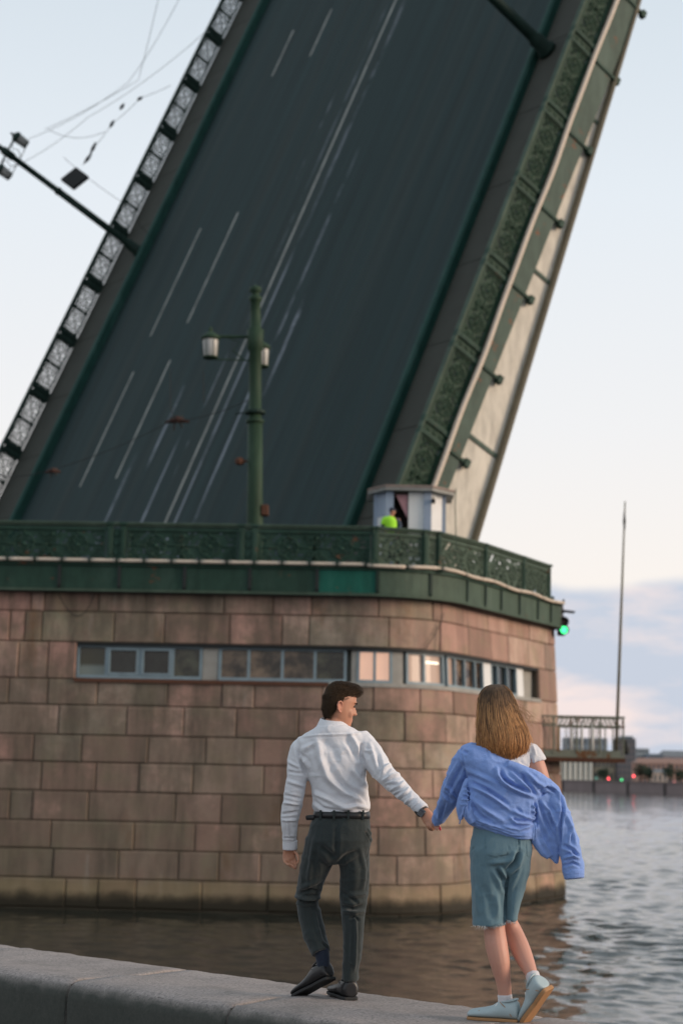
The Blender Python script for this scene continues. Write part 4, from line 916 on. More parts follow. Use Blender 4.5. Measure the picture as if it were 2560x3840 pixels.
def drape(me, folds, rough=0.0, rs=22, seed=1, side=-1, stretch=(1, 1, 1)):
    """raise fold ridges and press valleys: folds = ([(x,y)...], width, height in m) measured on the side towards side*y"""
    co, no = verts_of(me); px = pixels(co); d = np.zeros(len(co)); face = np.clip(.35 - side*-1*no[:, 1]*1.0, 0, 1) if side < 0 else np.ones(len(co))
    face = np.clip(-no[:, 1]*1.2+.35, 0, 1)
    for pl_, w, amp in folds:
        best = np.full(len(co), 1e9); par_ = np.zeros(len(co)); L = 0
        segs = list(zip(pl_[:-1], pl_[1:])); tot = sum(math.dist(a, b) for a, b in segs)
        for a, b in segs:
            a, b = np.array(a, float), np.array(b, float); ab = b-a; l = np.linalg.norm(ab); t = np.clip(((px-a) @ ab)/(l*l), 0, 1); dd = np.linalg.norm(px-(a+t[:, None]*ab), axis=1)
            m_ = dd < best; best = np.where(m_, dd, best); par_ = np.where(m_, (L+t*l)/tot, par_); L += l
        tap = np.sin(np.clip(par_, 0, 1)*pi)**.6*.85+.15
        w = w*.8; prof = np.exp(-(best/w)**2) - .4*np.exp(-((best-1.9*w)/w)**2)
        d += 1.7*amp*prof*tap
    d *= face
    if rough:
        q = co*np.array(stretch)*rs*.55 + .8*vnoise(co*rs*.4, seed+9)[:, None]; d += 1.5*rough*(np.clip(1-2.2*np.abs(vnoise(q, seed+3)), 0, 1)**2 - .3)
    if rough: d += rough*(vnoise(co*np.array(stretch)*rs, seed) + .5*vnoise(co*np.array(stretch)*rs*2.1, seed+5))
    co = co + no*d[:, None]; me.vertices.foreach_set('co', co.ravel()); me.update(); return me
def put(name, me, mat, parent, base):
    co, _ = verts_of(me); co = co - np.array(base); me.vertices.foreach_set('co', co.ravel()); me.update()
    o = link(name, me, mat, parent, True)
    if parent is None: o.location = base
    return o
def skin_mat(name, c, red):
    m = Mat(name, .5, 0, .35); v = m.coord('Object'); m.color(m.mix(m.noise(v, 9, 4, .6), c, red)); m.b.inputs['Subsurface Weight'].default_value = .12; m.b.inputs['Subsurface Radius'].default_value = (.01, .004, .002)
    m.b.inputs['Subsurface Scale'].default_value = .6; m.bump(m.noise(v, 160, 2), .12, .002); return m.m
M_SKIN = skin_mat('tanned_skin', (.43, .215, .135), (.50, .235, .15)); M_SKINF = skin_mat('fair_skin', (.50, .275, .20), (.56, .27, .205))
def cloth(name, c, var=.08, weave=420, rough=.85, sheen=.15, bump=.25, stripes=None, trans=0):
    m = Mat(name, rough, 0, .2); v = m.coord('Object'); col = m.mix(m.noise(v, 7, 4, .6), tuple(q*(1-var) for q in c), tuple(min(1, q*(1+var)) for q in c))
    if stripes:
        w = m.n('ShaderNodeTexWave', wave_type='BANDS', bands_direction='X'); m.l(m.coord('Object', (1, .2, .35)), w.inputs[0]); w.inputs['Scale'].default_value = stripes[1]; w.inputs['Distortion'].default_value = .6
        col = m.mix(m.math('MULTIPLY', w.outputs['Fac'], .38), col, stripes[0])
    col = m.mix(m.math('MULTIPLY', m.noise(v, weave*.35, 2, .6), .35), col, tuple(q*.72 for q in c))
    m.color(col); m.bump(m.math('ADD', m.noise(v, weave*.5, 2), m.math('MULTIPLY', m.noise(v, 34, 6, .68), 5.0)), bump*1.5, .003); m.b.inputs['Sheen Weight'].default_value = sheen; return m.m
def shoe(root, base, heel, fwd, up, L, W_, M_up, M_sole, name='shoe', lace=None, solet=.022, low=.062):
    f = np.array(fwd, float); f /= np.linalg.norm(f); u = np.array(up, float); u -= f*(u @ f); u /= np.linalg.norm(u); l = np.cross(u, f); h0 = np.array(heel, float)
    T = lambda x, y, z: h0 + f*x*L + l*y*W_ + u*z
    st_ = [(0, .0, .28, low-.012), (.012, .0, .36, low-.004), (.06, .0, .41, low+.004), (.16, .0, .43, low+.004), (.28, .0, .43, low+.002), (.40, .01, .40, low-.008), (.52, .03, .44, low*.72), (.66, .04, .49, .064), (.80, .04, .50, .057), (.90, .03, .48, .052), (.965, .025, .44, .046), (1.0, .02, .36, .037)]
    g = G(); rr_ = []
    for x, cy, w, h in st_:
        r = []
        for k in range(18):
            a = 2*pi*k/18; ca, sa = cos(a), sin(a); z = solet + (h-solet)*(.5+.5*math.copysign(abs(sa)**(.8), sa)); wy = w*math.copysign(abs(ca)**.7, ca)*(1 - .35*max(0, sa)*(1 if x > .3 else .75)); r.append(T(x, cy+wy, z))
        rr_.append(r)
    rings_to(g, rr_); me = fuse(g, .006, 3); o = put(name, me, M_up, root, base)
    g = G(); out1 = [(x, cy, w) for x, cy, w, h in st_]; loop = [(x, cy+w*.97) for x, cy, w in out1] + [(1.0, .02)] + [(x, cy-w*.97) for x, cy, w in out1[::-1]]
    rr_ = [[T(x, y, z) for x, y in loop] for z in (0, solet*.6, solet*1.15)]; rings_to(g, rr_)
    g.build('sole', M_sole, o, off=base, bevel=.003)
    g = G(); cl_ = [T(.20+.17*cos(a), .31*sin(a)*(1-.15*cos(a)), low-.002-.010*cos(a)) for a in np.linspace(0, 2*pi, 25)]; g.tube(cl_, .0055, 6); g.build('collar', M_up, o, True, off=base)
    g = G(); g.tube([T(.86, -.40, .030), T(.74, -.34, .048), T(.72, .04, .058), T(.74, .42, .048), T(.86, .48, .030)], .0022, 5); g.tube([T(.10, -.40, .03), T(.24, -.38, .075), T(.34, -.36, .095)], .002, 5); g.tube([T(.10, .40, .03), T(.24, .38, .075), T(.34, .36, .095)], .002, 5); g.build('stitching', M_sole, o, True, off=base)['kind'] = 'stuff'
    if lace:
        g = G()
        for k, x in enumerate((.46, .52, .58)): g.tube([T(x, -.2, .066-.012*k), T(x+.02, .03, .074-.012*k), T(x, .26, .066-.012*k)], .004, 5)
        g.tube([T(.45, .0, .075), T(.40, .25, .085), T(.47, .3, .06)], .004, 5); g.build('laces', lace, o, off=base)
    return o
def strands(name, curves, r, mat, root, base, seg=4):
    g = G()
    for c_ in curves:
        n = len(c_); g.tube(c_, [r*(.75+.25*sin(pi*min(1, i/(n-1)*1.4)))*(1.0 if i < n-1 else .3) for i in range(n)], seg, cap=False)
    return g.build(name, mat, root, True, off=base)

# ---------------------------------------------------------------- the man in the white shirt
A = Fig(9.5); P = A.P; base = tuple(at_z(1300, 3750, PZ)); base = (base[0], base[1], PZ)
g = G()
hf = np.array([.935, .355, 0]); hr = np.array([.355, -.935, 0]); hu = np.array([0, 0, 1.]); tilt = .20
hf = hf*cos(tilt) - hu*sin(tilt)*.6; hf /= np.linalg.norm(hf); hu = np.cross(hr, hf); hu /= np.linalg.norm(hu)
HO = P(1267, 2651, 0)
H_ = lambda f, r, z: HO + hf*f + hr*r + hu*z
rr_ = []
for z, f, b, w in ((-.119, .060, -.030, .014), (-.114, .077, -.012, .028), (-.100, .086, .012, .040), (-.085, .087, .035, .049), (-.06, .0885, .065, .060), (-.03, .0885, .086, .068), (.0, .086, .098, .072), (.018, .089, .101, .0735), (.036, .096, .103, .075), (.06, .097, .102, .0735), (.085, .089, .096, .066), (.105, .072, .080, .053), (.118, .048, .056, .036), (.124, .018, .025, .015)):
    b = b*.80 if b > 0 else b; rr_.append(ring(H_((f-b)/2, 0, z), hf*(f+b)/2, hr*w, 22, 2.25))
rings_to(g, rr_)
for z, f, w, h in ((.022, .093, .009, .02), (.004, .101, .010, .018), (-.012, .111, .012, .015), (-.025, .116, .015, .011)):   # nose
    ellipsoid(g, H_(f-.016, 0, z), (hf*.019, hr*w, hu*h), 8)
ellipsoid(g, H_(.083, 0, -.057), (hf*.013, hr*.022, hu*.008), 8); ellipsoid(g, H_(.082, 0, -.070), (hf*.012, hr*.020, hu*.008), 8); ellipsoid(g, H_(.070, 0, -.100), (hf*.018, hr*.020, hu*.014), 8)
ellipsoid(g, H_(.084, .028, .036), (hf*.012, hr*.026, hu*.008), 8); ellipsoid(g, H_(.056, .046, -.030), (hf*.02, hr*.020, hu*.026), 8)
ear = G(); 
ellipsoid(g, H_(-.018, .068, -.004), (hf*.016, hr*.008, hu*.028), 8)
A.limb(g, [(1270, 2655, .005, 40, .054), (1261, 2690, 0, 36, .054), (1250, 2722, -.01, 37, .055), (1246, 2765, -.015, 52, .062)])
A.body(g, [(2748, 1185, 1310, 0, .07), (2775, 1145, 1352, 0, .07), (2820, 1142, 1360, 0, .09), (2900, 1158, 1362, .005, .108), (3000, 1182, 1374, .0, .092), (3060, 1184, 1376, 0, .095), (3130, 1172, 1376, -.005, .108), (3190, 1175, 1370, 0, .10)])
Larm = [(1150, 2805, 0, 28, .045), (1116, 2850, -.005, 28, .044), (1106, 2930, -.015, 25, .040), (1098, 3000, -.012, 23, .036), (1090, 3070, .01, 22, .034), (1086, 3130, .03, 20, .03), (1086, 3188, .05, 20, .026)]
Rarm = [(1350, 2790, 0, 28, .045), (1392, 2832, -.04, 30, .044), (1425, 2885, -.09, 26, .038), (1462, 2926, -.15, 22, .034), (1512, 2972, -.22, 20, .03), (1556, 3014, -.28, 17, .026), (1592, 3048, -.32, 20, .026)]
A.limb(g, Larm); A.limb(g, Rarm)
# left hand: relaxed, fingers curling in
A.limb(g, [(1086, 3178, .048, 19, .024), (1084, 3200, .055, 24, .018), (1084, 3222, .055, 25, .017), (1087, 3230, .052, 20, .014)])
for pts in ([(1104, 3216, .055), (1111, 3236, .045), (1110, 3252, .02), (1104, 3258, .0)], [(1092, 3224, .055), (1098, 3246, .04), (1104, 3254, .012), (1101, 3252, -.008)], [(1079, 3224, .055), (1084, 3243, .035), (1095, 3250, .01), (1098, 3244, -.006)], [(1067, 3218, .055), (1070, 3233, .035), (1082, 3243, .012), (1089, 3238, -.002)], [(1104, 3192, .04), (1116, 3208, .02), (1119, 3226, .0), (1114, 3240, -.012)]):
    A.limb(g, [(x, y, d, 6.3-.6*i, .0092-.0008*i) for i, (x, y, d) in enumerate(pts)])
# right hand closing on hers
A.limb(g, [(1586, 3042, -.315, 19, .024), (1600, 3060, -.335, 23, .021), (1611, 3080, -.345, 23, .019), (1614, 3090, -.345, 19, .016)])
for pts in ([(1618, 3068, -.35), (1634, 3082, -.37), (1636, 3098, -.345), (1628, 3104, -.325)], [(1612, 3080, -.36), (1626, 3094, -.385), (1630, 3106, -.36), (1622, 3109, -.335)], [(1605, 3086, -.355), (1615, 3102, -.38), (1621, 3111, -.36), (1614, 3112, -.335)], [(1597, 3084, -.345), (1604, 3100, -.365), (1611, 3109, -.35), (1607, 3109, -.33)], [(1607, 3055, -.325), (1624, 3060, -.315), (1636, 3072, -.31), (1640, 3084, -.31)]):
    A.limb(g, [(x, y, d, 6.3-.6*i, .0092-.0008*i) for i, (x, y, d) in enumerate(pts)])
LL = [(1222, 3165, 0, 44, .065), (1190, 3260, .05, 38, .06), (1156, 3365, .11, 24, .04), (1164, 3440, .10, 24, .04), (1188, 3520, .06, 22, .036), (1208, 3590, .04, 14, .022), (1210, 3610, .05, 12, .02)]
RL = [(1325, 3165, 0, 44, .065), (1330, 3260, .02, 38, .06), (1328, 3375, .03, 24, .04), (1325, 3450, .01, 24, .04), (1320, 3540, .01, 22, .036), (1312, 3640, .025, 15, .024), (1308, 3700, .045, 13, .022)]
A.limb(g, LL); A.limb(g, RL)
man = put('person', fuse(g, .0052, 3), M_SKIN, None, base)
tag(man, 'man in white shirt and dark trousers walking away, head turned right towards the woman', 'person')
# eye, brow, lips
g = G(); ellipsoid(g, H_(.0785, .042, .011), (hf*.0075, hr*.009, hu*.0038), 8); g.build('eye', plain('dark_eye', (.02, .014, .012), .3), man, True, off=base)
g = G(); g.tube([H_(.0995, .018, .030), H_(.094, .036, .0365), H_(.081, .054, .031)], [.0045, .0048, .002], 6); g.build('eyebrow', plain('dark_brown_hair', (.022, .015, .010), .7), man, True, off=base)
g = G(); ellipsoid(g, H_(.0880, .003, -.0635), (hf*.0050, hr*.014, hu*.0050), 8); g.build('lips', plain('lip_skin', (.42, .16, .13), .5), man, True, off=base)
# hair: cropped sides, fuller swept top
g = G(); rr_ = []
for z, f, b, w in ((-.072, -.045, .072, .040), (-.05, -.036, .086, .058), (-.02, -.014, .1015, .0705), (.01, .014, .105, .0745), (.035, .034, .107, .077), (.056, .060, .107, .0785), (.076, .100, .104, .076), (.096, .112, .099, .070), (.114, .106, .085, .060), (.128, .084, .064, .046), (.135, .048, .038, .026)):
    b = b*.82; rr_.append(ring(H_((f-b)/2, 0, z), hf*(f+b)/2, hr*w, 22, 2.3))
rings_to(g, rr_)
me = fuse(g, .006, 2); drape(me, [], .0018, 75, 4, stretch=(1, 1, .7))
m = Mat('dark_brown_hair_mass', .85, 0, .12); v = m.coord('Object', (1, 1, .35)); m.color(m.mix(m.noise(v, 130, 4, .7), (.018, .011, .006), (.055, .033, .018))); m.bump(m.noise(v, 220, 3), .6, .004); M_HAIRM = m.m
hair = put('hair', me, M_HAIRM, man, base)
M_EAR = skin_mat('flushed_ear_skin', (.46, .20, .13), (.52, .23, .16))
g = G(); g.tube([H_(-0.006, .076, -.006), H_(-0.010, .083, .016), H_(-0.020, .087, .026), H_(-0.032, .089, .020), H_(-0.036, .088, .002), H_(-0.030, .086, -.016), H_(-0.020, .083, -.030), H_(-0.011, .079, -.034), H_(-0.007, .076, -.024)], [.004, .005, .0055, .0058, .0055, .005, .0058, .006, .004], 8)
g.tube([H_(-0.012, .078, .010), H_(-0.023, .083, .012), H_(-0.026, .083, -.004), H_(-0.018, .080, -.016)], .004, 6); ellipsoid(g, H_(-0.021, .077, -.003), (hf*.014, hr*.006, hu*.026), 8); put('ear', fuse(g, .0022, 2), M_EAR, man, base)
co, no = verts_of(hair.data); co = co + np.array(base); rs_ = np.random.default_rng(5); cur = []
for i in rs_.choice(len(co), 5200):
    p, n_ = co[i], no[i]; loc = p-HO; z = loc @ hu; L = .006 + .016*max(0, min(1, (z-.03)/.08)); sw = hf*.9 + hu*.12 + hr*rs_.normal(0, .35) if z > .06 else -hu*.9 - hf*.25
    d = n_*.22 + sw*.9; d /= np.linalg.norm(d); q1 = p + d*L*.5 + n_*.003; q2 = p + d*L + sw*L*.35; cur.append([p-n_*.002, q1, q2])
strands('hair_strands', cur, .0008, plain('brown_hair_strands', (.065, .038, .020), .5, var=.6, scale=60), hair, base, 3)
# shirt
M_SHIRT = cloth('white_cotton', (.70, .70, .73), .05, 500, .8, .1, .2)
g = G()
A.body(g, [(2722, 1190, 1304, -.01, .082), (2738, 1168, 1338, -.008, .094), (2756, 1138, 1368, -.004, .102), (2785, 1110, 1390, 0, .108), (2820, 1114, 1394, 0, .122), (2862, 1134, 1380, 0, .130), (2905, 1150, 1373, 0, .130), (2950, 1165, 1378, 0, .124), (3000, 1170, 1385, -.004, .120), (3030, 1172, 1389, -.006, .122), (3046, 1180, 1382, -.006, .114), (3058, 1186, 1376, -.006, .104)], 2.5)
A.limb(g, [(1160, 2800, 0, 38, .07), (1142, 2795, 0, 38, .066), (1122, 2835, -.005, 41, .064), (1114, 2905, -.015, 39, .062), (1106, 2960, -.018, 39, .060), (1096, 3020, -.01, 36, .056), (1086, 3070, .01, 34, .052), (1085, 3125, .03, 28, .046), (1086, 3160, .045, 25, .036), (1087, 3184, .05, 26, .034)])
A.limb(g, [(1330, 2790, 0, 40, .070), (1352, 2783, -.005, 46, .068), (1388, 2822, -.04, 45, .066), (1420, 2874, -.09, 43, .062), (1452, 2912, -.14, 38, .058), (1498, 2956, -.20, 34, .052), (1535, 2992, -.255, 28, .044), (1562, 3017, -.29, 24, .036), (1586, 3039, -.315, 23, .034)])
me = fuse(g, .006, 4)
C1 = lambda x, y: (1000+.4464*x, 2500+.4464*y)
def FO(pts, w, a): return ([C1(x, y) for x, y in pts], w*.4464, a)
drape(me, [FO([(420, 600), (455, 780), (510, 930), (620, 1040), (760, 1120)], 34, .013), FO([(470, 620), (560, 700), (600, 820)], 40, -.006), FO([(700, 560), (745, 640), (775, 720)], 22, .007), FO([(660, 600), (720, 700), (760, 790)], 24, -.007),
    FO([(720, 860), (790, 960), (850, 1020)], 24, .008), FO([(560, 940), (700, 1040), (840, 1100)], 24, -.008), FO([(390, 1060), (520, 1120), (640, 1185), (720, 1205)], 22, .009), FO([(385, 1120), (480, 1190), (600, 1215)], 18, -.007), FO([(640, 1190), (760, 1170), (860, 1190)], 18, .008), FO([(780, 1080), (850, 1140)], 20, -.006),
    FO([(255, 620), (275, 760), (330, 900)], 20, -.010), FO([(800, 640), (790, 740), (815, 810)], 18, -.011), FO([(235, 600), (420, 575), (720, 565), (850, 545)], 9, .0035), FO([(300, 700), (400, 640)], 24, .006), FO([(250, 740), (330, 800), (360, 860)], 18, .007),
    FO([(860, 640), (900, 760), (930, 860)], 20, .007), FO([(820, 700), (900, 720)], 14, .006), FO([(930, 740), (960, 860), (930, 930)], 18, -.008), FO([(960, 900), (1020, 830), (1050, 820)], 16, .010), FO([(975, 960), (1060, 910), (1130, 900)], 15, .010), FO([(1000, 1000), (1090, 980)], 13, -.008), FO([(1030, 1040), (1120, 1000), (1160, 960)], 14, .009), FO([(1090, 1110), (1170, 1050), (1200, 1010)], 14, .008), FO([(1060, 1090), (1130, 1040)], 11, -.007), FO([(1150, 1160), (1220, 1090)], 13, .007), FO([(1210, 1200), (1290, 1120)], 9, .004),
    FO([(185, 800), (270, 850)], 14, .007), FO([(180, 880), (300, 900)], 14, -.006), FO([(170, 960), (320, 1010)], 16, .006), FO([(150, 1080), (290, 1110)], 13, -.007), FO([(140, 1140), (270, 1160)], 13, .008), FO([(125, 1240), (260, 1220)], 13, -.007), FO([(130, 1290), (250, 1290)], 12, .007), FO([(170, 1290), (190, 1440)], 12, .006), FO([(140, 1440), (248, 1440)], 8, -.006)], .0024, 24, 2)
shirt = put('shirt', me, M_SHIRT, man, base)
g = G(); rr_ = []
for y, xl, xr, dy, hd in ((2693, 1203, 1290, .002, .062), (2697, 1199, 1295, .0, .068), (2716, 1190, 1304, -.004, .078), (2731, 1182, 1316, -.006, .084), (2729, 1188, 1308, -.004, .078), (2700, 1208, 1282, 0, .060)):
    a, b = P(xl, y, dy), P(xr, y+ (6 if y < 2710 else 0), dy); rr_.append(ring((a+b)/2, (b-a)/2, (0, hd, .012), 28, 2.1))
rr_.append(rr_[0]); g.grid(rr_, close=True); g.build('collar', M_SHIRT, shirt, True, off=base)
for pts, hw in (([(1087, 3150, .042), (1087, 3186, .05)], (28, .038)), ([(1556, 3012, -.285), (1586, 3039, -.315)], (26, .038))):
    g = G(); A.limb(g, [(x, y, d, hw[0], hw[1]) for x, y, d in pts]); put('cuff', fuse(g, .006, 2), M_SHIRT, shirt, base)
# trousers, belt
M_TROU = cloth('charcoal_wool', (.030, .038, .038), .12, 600, .9, .2, .2)
C2 = lambda x, y: (1000+.3189*x, 3100+.3189*y)
g = G()
A.body(g, [(3040, 1180, 1382, -.006, .113), (3070, 1172, 1386, -.008, .120), (3110, 1158, 1390, -.014, .132), (3150, 1148, 1392, -.018, .138), (3190, 1142, 1384, -.012, .130), (3222, 1150, 1376, -.004, .112), (3240, 1180, 1350, 0, .08)], 2.5)
A.limb(g, [(1208, 3150, -.01, 64, .112), (1196, 3205, .0, 60, .108), (1172, 3275, .04, 52, .10), (1160, 3330, .08, 47, .09), (1152, 3368, .105, 47, .085)])
A.limb(g, [(1152, 3358, .10, 46, .080), (1153, 3388, .10, 39, .074), (1163, 3440, .09, 44, .072), (1178, 3500, .07, 42, .068), (1194, 3545, .05, 39, .066), (1204, 3574, .035, 36, .064)])
A.limb(g, [(1318, 3150, -.01, 64, .112), (1326, 3205, .0, 60, .108), (1330, 3275, .01, 54, .10), (1327, 3340, .025, 54, .088), (1324, 3400, .02, 47, .078), (1323, 3470, .005, 40, .072), (1322, 3560, .005, 35, .068), (1315, 3625, .012, 32, .066), (1313, 3674, .02, 32, .068)])
me = fuse(g, .0065, 4)
def F2(pts, w, a): return ([C2(x, y) for x, y in pts], w*.3189, a)
drape(me, [F2([(310, 855), (460, 880), (630, 860)], 26, -.020), F2([(330, 825), (480, 840), (640, 830)], 20, .012), F2([(400, 720), (560, 660), (650, 620)], 30, .006), F2([(380, 780), (520, 740), (640, 760)], 22, -.008), F2([(800, 380), (720, 300), (640, 240)], 40, -.010), F2([(810, 360), (820, 150), (820, 0)], 30, -.006), F2([(840, 420), (960, 330), (1060, 280)], 34, -.007),
    F2([(880, 930), (1000, 960), (1130, 930)], 26, -.013), F2([(900, 1000), (1040, 1010), (1150, 1000)], 24, .011), F2([(950, 1080), (1040, 1060), (1090, 1110)], 16, -.009), F2([(900, 830), (1060, 800), (1180, 790)], 30, .007), F2([(880, 770), (1000, 840), (1080, 920)], 24, -.007), F2([(1040, 1010), (1050, 1300), (1030, 1700)], 20, .008), F2([(960, 1200), (950, 1700)], 30, -.004), F2([(560, 1000), (600, 1200), (660, 1380)], 22, .006), F2([(650, 1360), (720, 1440)], 14, -.008),
    F2([(560, 130), (520, 400), (480, 700)], 30, .005), F2([(1060, 50), (1150, 50)], 7, -.004), F2([(1160, 60), (1215, 180)], 10, -.008), F2([(1190, 20), (1235, 110), (1220, 180)], 10, .007), F2([(1100, 250), (1150, 500), (1130, 760)], 28, .006)], .0026, 18, 7)
tr = put('trousers', me, M_TROU, man, base)
M_BELT = plain('black_leather', (.012, .012, .013), .45, var=.3, spec=.5)
g = G(); rr_ = []
for y, xl, xr, hd in ((3042, 1179, 1383, .115), (3042, 1176, 1386, .119), (3066, 1171, 1388, .123), (3066, 1176, 1384, .118)):
    a, b = P(xl, y, -.007), P(xr, y+3, -.007); rr_.append(ring((a+b)/2, (b-a)/2, (0, hd, 0), 32, 2.5))
rr_.append(rr_[0]); g.grid(rr_, close=True); bl = g.build('belt', M_BELT, man, True, off=base)
g = G(); A.limb(g, [(1180, 3066, -.06, 10, .012), (1158, 3066, -.04, 10, .008), (1147, 3068, -.03, 9, .006)]); put('belt_end', fuse(g, .004, 1), M_BELT, bl, base)
for x in (1202, 1252, 1305, 1360):
    g = G(); q = P(x, 3054, 0); dd = .124*(1-abs((x-1280)/105)**2.5)**(1/2.5); g.obox((q[0], q[1]-.007-dd-.004, q[2]), (.006, 0, 0), (0, .004, 0), (0, 0, .025)); g.build('belt_loop', M_TROU, tr, off=base)
g = G(); a, b = P(1332, 3119, 0), P(1378, 3116, 0); g.beam((a[0], a[1]-.134, a[2]), (b[0]-.004, b[1]-.10, b[2]), .003, .006); g.build('pocket_welt', M_BELT, tr, off=base)
# watch, socks, shoes
g = G(); A.limb(g, [(1571, 3030, -.30, 24, .034), (1586, 3046, -.318, 24, .034)]); wt = put('watch_strap', fuse(g, .004, 1), M_BELT, man, base)
g = G(); q = P(1579, 3048, -.352); g.obox(q, (.014, 0, -.010), (.004, .006, .004), (.010, .0, .014)); g.build('watch_face', plain('watch_glass', (.02, .022, .025), .15, spec=.8), wt, off=base, bevel=.003)
M_SOCK = cloth('navy_sock', (.018, .026, .045))
for pts in ([(1204, 3555, .035, 28, .044), (1210, 3595, .035, 26, .038), (1212, 3626, .04, 24, .034)], [(1312, 3655, .025, 27, .042), (1309, 3690, .04, 25, .036), (1307, 3714, .05, 24, .034)]):
    g = G(); A.limb(g, pts); put('sock', fuse(g, .006, 2), M_SOCK, man, base)
M_SHOE = plain('black_polished_leather', (.010, .010, .011), .38, var=.25, spec=.45); M_SOLE = plain('black_rubber', (.02, .02, .02), .7)
hp = at_z(1316, 3752, PZ+.001); shoe(man, base, (hp[0], hp[1], PZ+.002), (-.30, .95, 0), (0, 0, 1), .295, .112, M_SHOE, M_SOLE, low=.105, solet=.014)
shoe(man, base, P(1244, 3672, .0), (-.64, .58, -.42), (-.30, .35, .85), .285, .112, M_SHOE, M_SOLE, low=.112, solet=.014)
# ---------------------------------------------------------------- the woman in the blue shirt
B = Fig(8.8); P = B.P; base = at_z(1880, 3832, PZ); base = (base[0], base[1], PZ)
g = G()
# head and neck (mostly under the hair), torso, arms, legs
HB = P(1862, 2672, .03)
for c_, ax_ in (((0, 0, .02), ((.074, 0, 0), (0, .094, 0), (0, 0, .108))), ((0, .045, -.06), ((.052, 0, 0), (0, .05, 0), (0, 0, .055))), ((0, .095, -.02), ((.012, 0, 0), (0, .02, 0), (0, 0, .022)))): ellipsoid(g, HB+np.array(c_), ax_)
for sx_ in (-1, 1): ellipsoid(g, HB+np.array((sx_*.074, .005, -.01)), ((.01, 0, 0), (0, .016, 0), (0, 0, .03)), 8)
B.limb(g, [(1862, 2700, .02, 38, .052), (1866, 2760, .0, 38, .052), (1870, 2800, .0, 46, .055)])
B.body(g, [(2785, 1830, 1915, 0, .055), (2810, 1770, 1980, 0, .075), (2850, 1760, 1985, 0, .088), (2920, 1775, 1975, 0, .095), (3000, 1778, 1965, 0, .085), (3060, 1776, 1965, 0, .088), (3130, 1772, 1975, 0, .105), (3200, 1772, 1970, 0, .105)])
B.limb(g, [(1765, 2815, 0, 34, .046), (1735, 2880, .03, 30, .042), (1706, 2945, .08, 26, .036), (1672, 3015, .16, 22, .032), (1640, 3075, .24, 17, .022)])
B.limb(g, [(1980, 2818, 0, 36, .048), (1998, 2850, -.01, 37, .050), (2014, 2895, -.015, 37, .049), (2030, 2945, -.01, 34, .045), (2044, 2985, -.02, 26, .035), (2046, 3030, -.02, 22, .028), (2046, 3070, -.03, 18, .022)])
# her left hand, held; fingers show past the sleeve
B.limb(g, [(1642, 3072, .235, 16, .020), (1634, 3088, .27, 19, .016), (1630, 3096, .29, 17, .014)])
for pts in ([(1640, 3088, .27), (1646, 3098, .25), (1648, 3106, .24)], [(1628, 3096, .28), (1634, 3108, .265), (1640, 3112, .25)], [(1650, 3075, .25), (1660, 3070, .23), (1668, 3066, .22)]):
    B.limb(g, [(x, y, d, 6-.7*i, .008-.0008*i) for i, (x, y, d) in enumerate(pts)])
# right hand, hidden in the hanging shirt
B.limb(g, [(2046, 3066, -.03, 17, .02), (2048, 3090, -.035, 20, .015), (2050, 3108, -.04, 18, .013)])
for i in range(4): B.limb(g, [(2038+i*8, 3106, -.04, 5.5, .008), (2038+i*8, 3124, -.045, 5, .0075), (2042+i*8, 3136, -.04, 4.2, .007)])
# legs: left planted, right pushing off behind
B.limb(g, [(1830, 3200, 0, 50, .075), (1834, 3330, .01, 36, .06), (1846, 3440, .02, 42, .06), (1853, 3490, .015, 39.5, .056), (1860, 3545, -.005, 41, .058), (1873, 3610, -.012, 37, .053), (1886, 3680, .0, 27.5, .038), (1892, 3735, .01, 24.5, .035), (1893, 3785, .01, 20, .03)])
B.limb(g, [(1915, 3200, 0, 44, .07), (1908, 3330, .02, 30, .055), (1905, 3440, .10, 30, .048), (1925, 3500, .11, 35, .050), (1948, 3555, .06, 36.5, .052), (1972, 3610, .0, 31, .044), (1990, 3650, -.05, 23.5, .034), (2004, 3695, -.075, 21, .03), (2014, 3722, -.075, 18, .028)])
woman = put('person', fuse(g, .0055, 3), M_SKINF, None, base)
tag(woman, 'long-haired woman in blue shirt and denim shorts holding the man\'s hand', 'person')
M_NAIL = plain('red_nail_polish', (.55, .03, .05), .3)
for x, y, d in ((1649, 3107, .236), (1669, 3065, .215)):
    g = G(); ellipsoid(g, P(x, y, d), ((.0055, 0, .002), (0, .004, 0), (-.003, 0, .011)), 8); g.build('fingernail', M_NAIL, woman, True, off=base)
# white T-shirt: shows at the right shoulder
M_TEE = cloth('white_tshirt', (.66, .65, .67), .05, 500, .85)
g = G(); B.body(g, [(2786, 1832, 1925, 0, .064), (2800, 1795, 1965, 0, .078), (2822, 1770, 1998, 0, .094), (2860, 1762, 1996, 0, .104), (2920, 1772, 1986, 0, .106), (3000, 1778, 1972, 0, .098), (3060, 1776, 1970, 0, .098)])
B.limb(g, [(1965, 2822, 0, 38, .06), (1986, 2826, -.003, 42, .062), (2004, 2853, -.01, 42, .060), (2007, 2859, -.011, 42, .058)])
C3 = lambda x, y: (1600+.4082*x, 2500+.4082*y)
def F3(pts, w, a): return ([C3(x, y) for x, y in pts], w*.4082, a)
me = fuse(g, .006, 3); drape(me, [F3([(830, 880), (890, 930), (940, 960)], 14, .006), F3([(950, 800), (960, 880), (940, 960)], 14, -.007), F3([(970, 720), (1000, 820)], 14, .005)], .001, 26, 12); tee = put('tshirt', me, M_TEE, woman, base)
